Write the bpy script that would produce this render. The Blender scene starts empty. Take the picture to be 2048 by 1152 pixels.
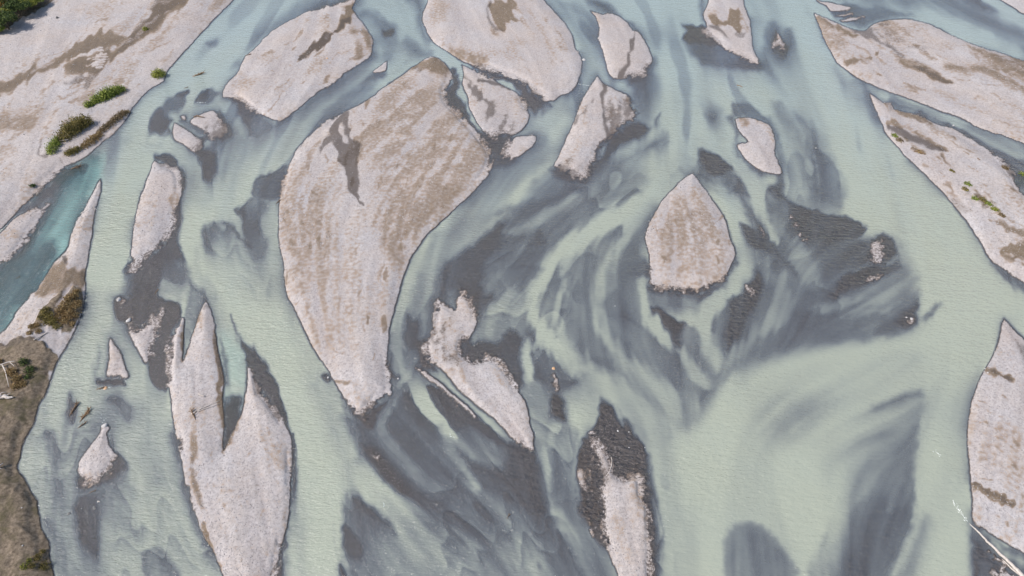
import bpy, bmesh, math, random
import numpy as np
from mathutils import Vector, Matrix

random.seed(7)
RNG = np.random.default_rng(11)
scene = bpy.context.scene
COL = scene.collection
R = math.radians

# ------------------------------------------------------------------ camera
CAM_H, PITCH, FPX = 80.0, R(45.0), 1365.3      # height (m), tilt below horizon, focal length in photo pixels
cam_d = bpy.data.cameras.new('camera')
cam = bpy.data.objects.new('camera', cam_d); COL.objects.link(cam)
cam.location = (0, 0, CAM_H)
cam.rotation_euler = (math.pi / 2 - PITCH, 0, 0)
cam_d.sensor_width = 36.0
cam_d.lens = 36.0 * FPX / 2048.0
cam_d.clip_end = 12000
scene.camera = cam

# ------------------------------------------------------------------ sky and sun
SUN_EL, SUN_AZ = R(50), R(-112)                 # azimuth measured from +Y (view direction), clockwise
world = bpy.data.worlds.new('World'); scene.world = world; world.use_nodes = True
wn = world.node_tree
sky = wn.nodes.new('ShaderNodeTexSky'); sky.sky_type = 'NISHITA'; sky.sun_disc = False
sky.sun_elevation = SUN_EL; sky.sun_rotation = SUN_AZ
sky.air_density = 1.0; sky.dust_density = 1.5
bg = wn.nodes['Background']; bg.inputs['Strength'].default_value = 0.12
wn.links.new(sky.outputs[0], bg.inputs['Color'])
sd_ = bpy.data.lights.new('sun', 'SUN'); sd_.energy = 3.4; sd_.angle = R(0.6); sd_.color = (1.0, 0.945, 0.88)
sun = bpy.data.objects.new('sun', sd_); COL.objects.link(sun)
sdir = Vector((math.sin(SUN_AZ) * math.cos(SUN_EL), math.cos(SUN_AZ) * math.cos(SUN_EL), math.sin(SUN_EL)))
sun.rotation_euler = sdir.to_track_quat('Z', 'Y').to_euler()
sun.location = sdir * 300
scene.view_settings.view_transform = 'Standard'
scene.view_settings.look = 'None'
scene.view_settings.gamma = 1
scene.view_settings.exposure = 0.38

# ------------------------------------------------------------------ surveying: photo pixels <-> level ground
def ground_xy(px, py):
    u = (np.asarray(px, float) - 1024.0) / FPX; v = (576.0 - np.asarray(py, float)) / FPX
    dz = -math.sin(PITCH) + v * math.cos(PITCH)
    t = -CAM_H / dz
    return t * u, t * (math.cos(PITCH) + v * math.sin(PITCH))
def at(px, py, z=0.0):
    x, y = ground_xy(px, py)
    s = (CAM_H - z) / CAM_H
    return Vector((float(x) * s, float(y) * s, z))
def metres(py):                                 # metres per photo pixel across, at a row
    v = (576.0 - np.asarray(py, float)) / FPX
    return CAM_H / (math.sin(PITCH) - v * math.cos(PITCH)) / FPX

def axis(lo, hi, step, margin, grow):
    core = list(np.arange(lo, hi + step * .5, step))
    left, right, s = [], [], step
    d = 0
    while d < margin:
        s = min(s * grow, 24); d += s
        left.append(lo - d); right.append(core[-1] + d)
    return np.array(left[::-1] + core + right, np.float32)
GX = axis(-20, 2068, 2.0, 420, 1.09)
GY = axis(-16, 1168, 2.0, 240, 1.09)
NX, NY = len(GX), len(GY)
X, Y = np.meshgrid(GX, GY)
wx, wy = ground_xy(X, Y); wx = wx.astype(np.float32); wy = wy.astype(np.float32)
MPP = metres(Y).astype(np.float32)

# ------------------------------------------------------------------ noise
_tab = RNG.random((256, 256)).astype(np.float32) * 2 - 1
def vnoise(x, y):
    xi = np.floor(x).astype(np.int32); yi = np.floor(y).astype(np.int32)
    fx = x - xi; fy = y - yi
    fx = fx * fx * (3 - 2 * fx); fy = fy * fy * (3 - 2 * fy)
    x0 = xi & 255; x1 = (xi + 1) & 255; y0 = yi & 255; y1 = (yi + 1) & 255
    a = _tab[y0, x0]; b = _tab[y0, x1]; c = _tab[y1, x0]; d = _tab[y1, x1]
    return (a + (b - a) * fx) + ((c + (d - c) * fx) - (a + (b - a) * fx)) * fy
def fbm(x, y, o=3):
    r = np.zeros_like(x); a = 1.0; n = 0
    for k in range(o):
        r += a * vnoise(x + 17.3 * k, y - 9.1 * k); n += a; a *= .55; x = x * 2.03; y = y * 2.03
    return r / n
def sstep(a, b, x):
    t = np.clip((x - a) / (b - a), 0, 1); return t * t * (3 - 2 * t)

# ------------------------------------------------------------------ current directions and streaks along them
FLOW = [(400,100,-.5,.6),(250,350,-.2,1),(220,550,-.05,1),(180,800,-.2,1),(330,1000,.25,1),(700,260,-.7,.6),(600,330,-.5,.8),
 (400,430,-.1,1),(480,560,.35,1),(600,750,.3,1),(650,1000,0,1),(780,950,.7,.6),(900,1000,.75,.6),(1000,900,.6,.8),
 (950,400,-.6,.8),(840,560,-.2,1),(830,700,.05,1),(1000,560,-.7,.7),(1100,400,-.75,.6),(1060,640,-.3,1),(1100,740,.4,.9),
 (1200,600,.1,1),(1300,760,.6,.7),(1350,250,0,1),(1250,420,-.5,.7),(1420,150,.3,1),(1500,220,.6,.5),(1600,480,-.6,.6),
 (1700,560,-.8,.5),(1700,650,-.9,.3),(1600,760,-.9,.4),(1750,850,-.85,.35),(1760,1000,-.4,1),(1620,1050,.2,1),(1450,1000,0,1),
 (1880,400,.4,1),(1950,600,.1,1),(1880,900,-.1,1),(1700,200,.3,1),(1850,150,.9,.4),(1950,270,.85,.5),(1450,600,-.1,1),
 (1550,600,-.3,.8),(150,450,-.6,.8),(60,550,-.6,.8),(1100,950,.1,1),(1150,1100,.4,.9),(1020,30,.5,.8),(780,60,.3,.6),
 (1180,60,.5,.9),(1990,60,.9,.4),(820,150,-.6,.5),(1420,420,.5,.9),(1480,500,.1,1),(1420,700,-.1,1),(980,800,.7,.7),
 (1240,950,.1,1),(560,450,.1,1),(1600,320,.2,1),(1530,60,.4,1),(880,870,.7,.7),(1500,800,-.7,.6),(1400,760,0,1)]
def flow_grid():
    cx = np.arange(-500, 2600, 20.0); cy = np.arange(-340, 1500, 20.0)
    gx, gy = np.meshgrid(cx, cy); c2 = np.zeros_like(gx); s2 = np.zeros_like(gx)
    for fx, fy, dx, dy in FLOW:
        a = 2 * math.atan2(dy, dx); w = 1 / (((gx - fx) ** 2 + (gy - fy) ** 2) + 900) ** 1.4
        c2 += w * math.cos(a); s2 += w * math.sin(a)
    th = np.arctan2(s2, c2) / 2
    dx, dy = np.cos(th), np.sin(th); f = np.where(dy < 0, -1, 1)
    return (dx * f).astype(np.float32), (dy * f).astype(np.float32)
FDX, FDY = flow_grid()
def flow(x, y):
    u = np.clip((x + 500) / 20, 0, FDX.shape[1] - 1.01); v = np.clip((y + 340) / 20, 0, FDX.shape[0] - 1.01)
    i = u.astype(np.int32); j = v.astype(np.int32)
    return FDX[j, i], FDY[j, i]
def streaks(scale, step, n):
    acc = vnoise(X / scale, Y / scale)
    for sgn in (1, -1):
        px, py = X.copy(), Y.copy()
        for k in range(n):
            dx, dy = flow(px, py); px = px + dx * step * sgn; py = py + dy * step * sgn
            acc = acc + vnoise(px / scale, py / scale)
    acc -= acc.mean(); return (acc / acc.std()).astype(np.float32)
LIC1 = streaks(9.0, 7.0, 9)
LIC2 = streaks(26.0, 16.0, 8)

WARPX = X + 5.0 * vnoise(X / 34, Y / 34) + 2.6 * vnoise(X / 12 + 40, Y / 12) + 1.2 * vnoise(X / 5 + 7, Y / 5)
WARPY = Y + 5.0 * vnoise(X / 34 + 90, Y / 34 + 33) + 2.6 * vnoise(X / 12, Y / 12 + 60) + 1.2 * vnoise(X / 5, Y / 5 + 21)

LWX = X + 1.3 * vnoise(X / 40, Y / 40) + .9 * vnoise(X / 13 + 40, Y / 13) + .7 * vnoise(X / 5 + 7, Y / 5)
LWY = Y + 1.3 * vnoise(X / 40 + 90, Y / 40 + 33) + .9 * vnoise(X / 13, Y / 13 + 60) + .7 * vnoise(X / 5, Y / 5 + 21)
# ------------------------------------------------------------------ outlines, surveyed on a 4 x 3 sheet of map tiles (512 x 384 px, 3 units per px)
def t(c, r, *p):
    return [(c * 512 + a / 3.0, r * 384 + b / 3.0) for a, b in p]
def curve(pts, closed=True):
    n = len(pts); out = []
    for i in range(n if closed else n - 1):
        p1, p2 = pts[i], pts[(i + 1) % n]
        p0 = pts[(i - 1) % n] if closed or i > 0 else p1
        p3 = pts[(i + 2) % n] if closed or i < n - 2 else p2
        L = math.dist(p1, p2); k = 1 if L < 8 else (2 if L < 22 else (3 if L < 60 else 5))
        m1 = ((p2[0] - p0[0]) / 2, (p2[1] - p0[1]) / 2); m2 = ((p3[0] - p1[0]) / 2, (p3[1] - p1[1]) / 2)
        for m in (m1, m2): pass
        def lim(m):
            l = math.hypot(*m); f = min(1, L / max(l, 1e-6)); return (m[0] * f, m[1] * f)
        m1, m2 = lim(m1), lim(m2)
        for j in range(k):
            s = j / k; h1 = 2*s**3 - 3*s**2 + 1; h2 = s**3 - 2*s**2 + s; h3 = -2*s**3 + 3*s**2; h4 = s**3 - s**2
            out.append((h1*p1[0] + h2*m1[0] + h3*p2[0] + h4*m2[0], h1*p1[1] + h2*m1[1] + h3*p2[1] + h4*m2[1]))
    if not closed: out.append(pts[-1])
    return out
def win(x0, y0, x1, y1):
    i0 = max(int(np.searchsorted(GX, x0)) - 1, 0); i1 = min(int(np.searchsorted(GX, x1)) + 1, NX)
    j0 = max(int(np.searchsorted(GY, y0)) - 1, 0); j1 = min(int(np.searchsorted(GY, y1)) + 1, NY)
    return (slice(j0, max(j1, j0)), slice(i0, max(i1, i0)))
def sdf(poly, cap, warp=True):
    """signed distance (px, + inside) to a closed outline, in the window that holds it"""
    A = WARPX if warp else LWX; B = WARPY if warp else LWY
    xs = [p[0] for p in poly]; ys = [p[1] for p in poly]; m = cap + 10
    W = win(min(xs) - m, min(ys) - m, max(xs) + m, max(ys) + m)
    d2 = np.full(X[W].shape, cap * cap, np.float32); ins = np.zeros(X[W].shape, bool)
    oj, oi = W[0].start, W[1].start
    n = len(poly)
    for i in range(n):
        (ax, ay), (bx, by) = poly[i], poly[(i + 1) % n]
        w = win(min(ax, bx) - m, min(ay, by) - m, max(ax, bx) + m, max(ay, by) + m)
        l = (slice(w[0].start - oj, w[0].stop - oj), slice(w[1].start - oi, w[1].stop - oi))
        px = A[w] - ax; py = B[w] - ay; ex, ey = bx - ax, by - ay; L = ex * ex + ey * ey + 1e-9
        s = np.clip((px * ex + py * ey) / L, 0, 1)
        d = (px - s * ex) ** 2 + (py - s * ey) ** 2
        d2[l] = np.minimum(d2[l], d)
        if ay != by:
            w = (win(0, min(ay, by) - 10, 1, max(ay, by) + 10)[0], W[1])
            l = (slice(w[0].start - oj, w[0].stop - oj), slice(None))
            yy = B[w]; c = ((yy >= min(ay, by)) & (yy < max(ay, by))) & (A[w] < ax + (yy - ay) * (ex / ey))
            ins[l] ^= c
    d = np.sqrt(d2); return W, np.where(ins, d, -d)
def lsd(pts, wid, cap):
    """signed distance to a line of varying half width"""
    A, B = WARPX, WARPY; n = len(pts); m = cap + max(wid) + 10
    xs = [p[0] for p in pts]; ys = [p[1] for p in pts]
    W = win(min(xs) - m, min(ys) - m, max(xs) + m, max(ys) + m); oj, oi = W[0].start, W[1].start
    best = np.full(X[W].shape, -cap, np.float32)
    for i in range(n - 1):
        (ax, ay), (bx, by) = pts[i], pts[i + 1]
        w = win(min(ax, bx) - m, min(ay, by) - m, max(ax, bx) + m, max(ay, by) + m)
        l = (slice(w[0].start - oj, w[0].stop - oj), slice(w[1].start - oi, w[1].stop - oi))
        px = A[w] - ax; py = B[w] - ay; ex, ey = bx - ax, by - ay; L = ex * ex + ey * ey + 1e-9
        s = np.clip((px * ex + py * ey) / L, 0, 1)
        d = wid[i] + (wid[i + 1] - wid[i]) * s - np.sqrt((px - s * ex) ** 2 + (py - s * ey) ** 2)
        best[l] = np.maximum(best[l], d)
    return W, best

DEPTH = np.ones_like(X); SILT = np.zeros_like(X); DAMP = np.zeros_like(X); SOIL = np.zeros_like(X); TEAL = np.zeros_like(X)
RAG = np.zeros_like(X)
def lay(F, W, m, v): F[W] = F[W] + (v - F[W]) * m
def area(F, v, pts, f=9.0, fade=None, st=4.0, al=1.0, sharp=False):
    """lay value v inside an outline with a soft edge f px; fade = ((x,y),(x,y)) runs the strength from 1 to 0"""
    poly = pts if sharp else curve(pts)
    W, s = sdf(poly, f * 1.6 + st * 2.5 + 4)
    s = s + LIC1[W] * st + LIC2[W] * st * .6
    m = sstep(-f, f, s) * al
    if fade:
        (ax, ay), (bx, by) = fade; ex, ey = bx - ax, by - ay
        k = ((X[W] - ax) * ex + (Y[W] - ay) * ey) / (ex * ex + ey * ey)
        m = m * (1 - sstep(0, 1, k + LIC2[W] * .06))
    lay(F, W, m, v)
def line(F, v, pts, wid, f=6.0, st=2.0, al=1.0):
    p = curve(pts, False); k = np.linspace(0, len(wid) - 1, len(p)); w = list(np.interp(k, range(len(wid)), wid))
    W, s = lsd(p, w, f * 2 + st * 3); s = s + LIC1[W] * st
    lay(F, W, sstep(-f, f, s) * al, v)
def patchy(F, v, pts, f=10.0, scale=30.0, thr=0.0, al=1.0, wl=.35):
    W, s = sdf(curve(pts), f * 2)
    nz = fbm(wx[W] / (scale * .07), wy[W] / (scale * .07), 4) * 1.3 + LIC2[W] * wl * .6 + LIC1[W] * .42
    m = sstep(-f * 1.5, f * 1.5, s + LIC1[W] * 3) * sstep(thr - 1.15, thr + .55, nz) * al
    lay(F, W, m, v)

# ================================================================== depth of the water (1 = deep milky, 0 = film over gravel)
def Dp(v, pts, f=9.0, fade=None, st=1.6, al=1.0): area(DEPTH, v, pts, f * 1.05 + .5, fade, st, al)
def Dl(v, pts, wid, f=6.0, st=1.2, al=1.0): line(DEPTH, v, pts, wid, f * 1.3 + 1, st, al)
#DEPTH_BEGIN
# broad shoals first
Dp(.46, [(1010,470),(1100,400),(1230,330),(1290,330),(1300,420),(1290,600),(1420,780),(1300,860),(1180,740),(1060,900),(1040,760),(940,780),(880,640),(900,520)], 30)
Dp(.36, t(3,1,(-60,-20),(60,60),(160,90),(420,140),(560,240),(760,300),(880,480),(900,620),(890,800),(820,860),(560,890),(300,940),(0,1000),(-200,1060),(-260,900),(-160,600),(-60,300)), 22)
Dp(.25, t(1,2,(520,190),(640,200),(800,90),(880,0),(1100,30),(1320,200),(1536,390))+t(2,2,(140,400),(190,470),(190,600),(230,760),(350,900),(480,1152),(520,1320))+t(1,2,(650,1320),(560,1120),(510,1040),(525,900),(540,640),(600,420),(540,260)), 16, None, 5)
Dp(.79, [(1480,770),(1700,690),(1860,700),(1850,900),(1820,1010),(1700,920),(1560,880)], 40)
Dp(.62, [(1590,230),(1640,300),(1660,420),(1600,420),(1560,330)], 30)
Dl(.58, [(1075,290),(1000,360),(930,450),(870,540),(835,640),(820,720)], [26,34,34,28,24,18], 10)
Dp(.66, [(430,440),(540,420),(560,560),(520,600),(440,540)], 30)
Dp(.7, [(140,840),(330,800),(360,1000),(430,1152),(150,1152),(100,950)], 30)
# --- tile 0,0
Dp(.3, t(0,0,(890,740),(930,660),(1000,610),(1080,560),(1110,530),(1140,540),(1130,600),(1100,670),(1020,690),(1010,770),(960,800),(900,790)), 7)
Dp(.12, t(0,0,(905,730),(940,655),(975,660),(985,720),(1030,710),(1010,790),(960,800),(900,780)), 6)
Dp(.12, t(0,0,(1060,575),(1100,535),(1140,540),(1125,590),(1080,600)), 5)
Dp(.32, t(0,0,(1170,600),(1230,535),(1310,540),(1315,600),(1250,640),(1170,635)), 6)
Dp(.14, t(0,0,(1180,590),(1225,538),(1255,545),(1245,610),(1180,625)), 5)
Dp(.3, t(0,0,(980,800),(1100,880),(1220,900),(1290,840),(1480,830),(1560,920),(1400,1000),(1300,1120),(1240,1120),(1180,1000),(1120,930)), 10, ((400,300),(470,370)))
Dp(.1, t(0,0,(1000,740),(1040,840),(1100,880),(1200,910),(1290,930),(1280,1080),(1230,1120),(1190,1010),(1100,930),(1010,830)), 7)
Dp(.14, t(0,0,(1330,590),(1420,590),(1536,650),(1560,830),(1480,830),(1470,760),(1420,690),(1350,620)), 6)
Dl(.14, t(0,0,(1330,690),(1370,770),(1370,810),(1280,850)), [6,8,8,5], 5)
Dl(.55, t(0,0,(1100,720),(1190,780),(1290,845)), [8,6,3], 4)
Dl(.8, t(0,0,(1320,620),(1400,690),(1450,790),(1475,830)), [14,12,8,3], 5)
Dp(.1, t(0,0,(930,930),(960,920),(1030,935),(1080,980),(1110,1050),(1115,1150),(1060,1160),(1080,1040),(1000,990),(935,970)), 5)
Dp(.45, t(0,0,(1240,240),(1300,238),(1290,272),(1235,268)), 7)
Dl(.62, t(0,0,(770,830),(690,900),(640,1000),(610,1080)), [4,10,10,5], 10)
# --- tile 1,0
Dl(.42, t(1,0,(0,255),(170,125),(400,30),(600,-15)), [10,14,14,12], 14)
Dp(.4, t(1,0,(640,60),(760,110),(830,150),(830,200),(770,240),(720,190),(680,130),(630,110)), 9)
Dp(.06, t(1,0,(735,170),(770,175),(820,160),(815,195),(775,225),(745,205)), 4)
Dl(.32, t(1,0,(930,-20),(990,60),(1000,150),(1050,255),(1150,320)), [12,10,8,6,3], 9)
Dp(.42, t(1,0,(900,240),(1050,320),(1010,350),(950,350),(880,300)), 10)
Dl(.5, t(1,0,(800,260),(790,310)), [6,6], 8)
Dl(.42, t(1,0,(700,330),(630,390),(560,430)), [8,8,5], 9)
Dp(.45, t(1,0,(690,440),(770,440),(700,520),(560,620),(400,690),(500,600),(620,500)), 9)
Dp(.22, t(1,0,(700,435),(780,430),(750,460),(670,480),(640,500)), 6)
Dl(.35, t(1,0,(130,745),(300,640),(480,520),(600,420)), [5,5,4,3], 8)
Dp(.3, t(1,0,(-20,660),(100,730),(140,740),(60,830),(-20,850)), 12)
Dp(.2, t(1,0,(-20,1090),(60,1040),(150,1020),(185,1000),(160,1150),(140,1200),(-20,1190)), 4)
Dl(.1, t(1,0,(1180,430),(1200,500),(1160,560),(1210,640),(1270,700),(1340,800),(1400,870)), [9,9,14,14,8,8,12], 4)
Dl(.95, t(1,0,(1080,290),(1150,340),(1210,400),(1205,435)), [12,12,11,3], 4)
Dp(.1, t(1,0,(1225,360),(1300,375),(1420,430),(1540,475))+t(2,0,(60,505),(120,550),(200,610),(250,630),(150,720),(110,660),(60,580),(0,520))+t(1,0,(1400,470),(1300,420)), 4)
Dp(.14, t(1,0,(1370,830),(1480,800),(1540,810),(1500,870),(1480,920),(1440,1000),(1415,940)), 7)
Dp(.2, t(1,0,(1410,950),(1480,930),(1560,960),(1500,1000),(1430,1000)), 8)
# --- tile 2,0
Dl(.42, t(2,0,(230,10),(300,60),(330,120)), [10,9,6], 10)
Dl(.42, t(2,0,(370,50),(440,100),(490,170),(500,210)), [8,10,10,6], 10)
Dp(.5, t(2,0,(410,310),(470,300),(490,330),(430,370),(420,440),(410,400)), 10)
Dl(.3, t(2,0,(430,360),(410,480),(350,560)), [5,5,8], 7)
Dp(.25, t(2,0,(430,-20),(560,10),(650,70),(760,190),(700,150),(600,85),(500,60)), 9)
Dp(.22, t(2,0,(850,360),(900,460),(920,560),(880,700),(840,760),(770,710),(720,600),(720,520),(800,450)), 16, ((1270,180),(1330,200)))
Dl(.12, t(2,0,(720,480),(770,470),(840,380)), [10,14,6], 8)
Dp(.38, t(2,0,(600,950),(800,850),(900,790),(925,820),(900,880),(700,980),(450,1170),(120,1170),(250,1010)), 16)
Dp(.1, t(2,0,(560,860),(640,770),(740,720),(830,760),(790,810),(660,880),(560,990),(450,1110),(300,1090),(220,1020),(300,1000),(480,1000)), 9)
Dp(.3, t(2,0,(845,750),(890,680),(880,740),(860,770)), 6)
Dp(.26, t(2,0,(1010,1020),(1040,920),(1080,840),(1110,880),(1150,890),(1200,930),(1280,950),(1310,990),(1380,1070),(1410,1130),(1430,1180),(1350,1170),(1250,1120),(1150,1100),(1070,1030)), 7)
Dl(.6, t(2,0,(1085,960),(1130,1030),(1220,1100)), [7,10,12], 9)
Dp(.08, t(2,0,(1110,890),(1150,890),(1190,930),(1290,950),(1310,990),(1260,1050),(1190,1050),(1140,990)), 6)
Dp(.45, t(2,0,(1090,600),(1180,620),(1260,660),(1250,740),(1180,760),(1100,700)), 16)
Dl(.25, t(2,0,(1160,690),(1210,720)), [9,8], 9)
Dp(.34, t(2,0,(1310,600),(1430,640),(1560,740),(1450,710),(1340,710)), 5)
Dl(.3, t(2,0,(1320,720),(1350,800),(1345,860),(1400,960),(1500,1050)), [6,6,5,8,8], 7)
Dp(.36, t(2,0,(1030,240),(1060,320),(1130,380),(1300,420),(1540,440),(1510,390),(1350,340),(1200,270)), 8)
Dl(.2, t(2,0,(1140,375),(1300,385),(1480,420)), [3,4,4], 6)
Dp(.05, t(2,0,(1010,150),(1060,150),(1170,170),(1290,210),(1320,260),(1240,290),(1130,280),(1010,245),(1040,200)), 5)
Dl(.35, t(2,0,(1130,-10),(1140,60),(1150,120)), [8,8,5], 7)
# --- tile 3,0
Dl(.3, t(3,0,(30,150),(10,260),(60,350),(130,270),(120,190)), [4,6,9,9,5], 9)
Dp(.12, t(3,0,(15,270),(50,190),(100,250),(125,300),(95,355),(40,330)), 5)
Dp(.36, t(3,0,(-40,300),(0,370),(60,470),(20,480),(-40,430)), 10)
Dp(.55, t(3,0,(20,620),(150,700),(240,760),(330,880),(450,1170),(120,1170),(150,900),(60,720)), 18)
Dp(.24, t(3,0,(200,710),(260,790),(340,890),(420,1000),(520,1180),(290,1180),(275,1000),(262,850)), 7, ((1625,310),(1700,300)))
Dl(.3, t(3,0,(0,720),(45,800),(50,920),(95,1050),(60,1160)), [7,7,7,9,14], 8)
Dp(.62, t(3,0,(350,390),(480,470),(600,560),(600,640),(500,600),(400,500)), 16)
Dp(.45, t(3,0,(560,510),(620,590),(680,740),(640,720),(590,620)), 8)
Dp(.25, t(3,0,(380,30),(600,30),(860,90),(760,115),(640,140),(560,165),(430,120),(380,80)), 8)
Dp(.45, t(3,0,(300,-60),(1000,-60),(960,20),(800,60),(500,20)), 16)
Dp(.45, t(3,0,(950,0),(1150,130),(1350,220),(1560,340),(1560,200),(1300,60),(1100,-60)), 14)
Dp(.2, t(3,0,(1150,-20),(1280,10),(1380,80),(1300,70),(1200,30)), 7)
Dp(.3, t(3,0,(700,590),(860,640),(1050,720),(1300,860),(1560,960),(1700,1040),(1600,1180),(1480,1050),(1300,890),(1100,770),(900,690),(760,650)), 9)
Dl(.6, t(3,0,(760,600),(1000,680),(1250,790),(1560,930)), [8,6,4,4], 7)
Dl(.12, t(3,0,(900,690),(1000,745),(1120,775),(1260,860)), [8,7,4,3], 5)
Dl(.55, t(3,0,(1100,790),(1250,880),(1400,950)), [6,6,4], 6)
# --- tile 0,1
Dp(.3, t(0,1,(1210,250),(1240,190),(1350,170),(1450,260),(1560,350),(1560,430),(1400,440),(1260,390)), 7, ((450,460),(480,540)))
Dl(.14, t(0,2,(1345,400),(1360,300),(1385,200),(1410,130)), [3,10,14,10], 9)
Dl(.4, t(0,1,(1320,900),(1345,1050),(1350,1150)), [2,6,8], 6)
Dp(.16, t(0,1,(1400,110),(1480,60),(1560,40),(1560,350),(1490,290),(1440,220),(1430,150)), 5)
Dl(.1, t(0,1,(1340,180),(1430,250),(1500,320)), [2,4,4], 4)
Dp(.08, t(0,1,(770,470),(880,390),(1050,270),(1090,350),(1110,410),(1020,500),(950,600),(1000,680),(900,780),(790,840),(740,800),(760,640)), 6)
Dp(.3, t(0,1,(1000,420),(1110,410),(1130,560),(1000,590),(960,560)), 12)
Dl(.08, t(0,1,(1070,60),(1050,180),(1040,280)), [8,10,10], 5)
Dp(.06, t(0,1,(690,640),(740,625),(790,680),(800,770),(760,810),(700,760),(685,700)), 4)
Dp(.06, t(0,1,(980,680),(1060,650),(1100,720),(1050,850),(1010,1000),(1010,1170),(930,1170),(880,1020),(930,880),(960,760)), 4)
Dl(.45, t(0,1,(1190,600),(1150,700),(1120,860),(1100,1000)), [14,12,9,2], 5)
Dp(.07, t(0,1,(1380,730),(1420,850),(1470,900),(1560,1010),(1560,1120),(1490,1060),(1450,940),(1440,860)), 5)
Dp(.35, t(0,1,(1110,470),(1180,560),(1250,620),(1240,680),(1150,640),(1120,570)), 9)
Dp(.45, t(0,1,(590,920),(600,1000),(580,1100),(550,1180),(550,1080)), 8)
Dl(.35, t(0,1,(1430,880),(1350,760),(1270,560)), [4,4,2], 6)
Dl(.4, t(0,1,(770,500),(760,600)), [6,8], 9)
# clear turquoise arm
Dp(.7, t(0,0,(460,960),(590,930),(620,980),(605,1070),(560,1150))+t(0,1,(555,0),(430,250),(380,370),(220,590),(80,760),(0,845),(-200,1000),(-300,1000),(-300,600),(0,450),(150,320),(230,190),(310,60),(330,-100)), 8)
Dp(.18, t(0,1,(360,-40),(340,60),(270,190),(190,330),(60,440),(-200,560),(-200,420),(0,430),(130,310),(230,180),(300,60)), 8)
Dp(.2, t(0,0,(235,1150),(300,1085),(420,1000),(520,985),(480,1040),(380,1110),(340,1160))+t(0,1,(340,30),(200,110),(80,150),(150,80)), 6)
Dp(.3, t(0,1,(-300,1000),(-300,620),(0,460),(180,360),(330,300),(300,430),(190,600),(0,800)), 14)
# --- tile 1,1
Dl(.3, t(1,1,(0,70),(50,90),(40,130)), [12,9,5], 9)
Dp(.3, t(1,1,(-20,270),(60,290),(75,350),(20,410),(-20,400)), 8)
Dp(.07, t(1,1,(-20,920),(40,1000),(100,1100),(140,1170),(-20,1170)), 6)
Dp(.12, t(1,1,(1120,430),(1300,300),(1400,210),(1540,110),(1700,60),(1700,300),(1560,640),(1440,660),(1330,740),(1290,640),(1230,580),(1170,600),(1090,640),(1100,530)), 12)
Dp(.5, t(1,1,(1050,250),(1150,230),(1330,140),(1540,60),(1540,110),(1380,210),(1250,300),(1150,400),(1080,480)), 12)
Dl(.5, t(1,1,(1480,240),(1530,160),(1600,60)), [3,4,5], 5)
Dp(.3, t(1,1,(1380,440),(1560,250),(1700,250),(1650,480),(1560,600),(1420,620),(1360,560)), 12)
Dp(.48, t(1,1,(1300,880),(1360,760),(1470,650),(1600,600),(1620,760),(1500,860),(1380,900)), 12)
Dp(.09, t(1,1,(1250,900),(1340,890),(1450,900),(1560,850),(1600,960),(1560,1150),(1500,1060),(1380,1010),(1290,1010)), 10)
Dp(.22, t(1,1,(895,710),(940,755),(980,735),(990,850),(960,950),(900,930),(865,900),(875,800)), 6)
Dp(.07, t(1,1,(955,890),(1025,895),(1010,960),(1050,1020),(1090,1080),(990,1050),(965,980)), 6)
Dl(.3, t(1,1,(1090,520),(1060,650),(1040,800),(1010,890)), [4,7,8,4], 8)
Dl(.2, t(1,1,(800,970),(805,1080),(840,1130),(860,1120)), [3,4,8,6], 4)
Dp(.12, t(1,1,(400,1090),(440,1080),(470,1110),(440,1140),(410,1110)), 4)
# --- tile 2,1
Dp(.2, t(2,1,(-40,180),(130,30),(420,-30),(300,80),(120,240),(-40,310)), 14)
Dp(.34, t(2,1,(-60,320),(30,300),(130,312),(215,295),(210,380),(170,440),(50,455),(-60,430)), 7)
Dp(.36, t(2,1,(-100,440),(80,455),(185,450),(165,540),(90,600),(-100,650)), 9)
Dl(.24, t(2,1,(-30,310),(60,308),(140,318),(200,305)), [4,5,5,3], 5)
Dl(.26, t(2,1,(0,440),(90,455),(180,455)), [4,4,3], 5)
Dp(.26, t(2,1,(400,250),(430,232),(465,250),(500,240),(530,235),(515,285),(470,310),(400,310),(385,280)), 6)
Dp(.38, t(2,1,(590,300),(680,256),(735,272),(785,380),(750,420),(700,450),(690,540),(610,490),(550,410)), 9)
Dp(.3, t(2,1,(695,465),(800,390),(830,500),(730,520)), 9)
Dp(.48, t(2,1,(735,55),(748,110),(720,190),(650,205),(560,180),(640,110),(690,50)), 9)
Dp(.3, t(2,1,(265,490),(300,530),(355,495),(375,560),(365,640),(330,730),(285,745),(250,640),(250,560)), 9)
Dp(.3, t(2,1,(535,690),(560,650),(640,595),(700,720),(770,810),(720,800),(560,765)), 9)
Dp(.3, t(2,1,(525,850),(560,795),(640,850),(720,920),(770,1020),(760,1110),(650,1040),(540,930),(515,890)), 9)
Dp(.32, t(2,1,(440,990),(520,975),(620,1010),(740,1110),(640,1090),(500,1040)), 9)
Dp(.16, t(2,1,(800,555),(900,575),(1070,595),(1250,550),(1320,440),(1345,370),(1360,420),(1330,500),(1280,590),(1160,650),(1080,690),(900,650),(800,610)), 8)
Dp(.4, t(2,1,(800,600),(900,620),(1080,650),(1100,720),(960,730),(830,690)), 10)
Dp(.07, t(2,1,(808,688),(880,700),(950,740),(1050,800),(1120,850),(1150,950),(1120,1050),(1000,960),(880,850),(830,770)), 5, ((1340,660),(1420,730)))
Dp(.35, t(2,1,(900,860),(1000,830),(1130,870),(1150,960),(1120,1060),(1010,980)), 12)
Dp(.1, t(2,1,(1420,420),(1470,440),(1505,550),(1490,650),(1430,720),(1350,900),(1300,1010),(1250,950),(1200,860),(1190,750),(1280,640),(1370,600),(1415,520)), 7)
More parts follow.
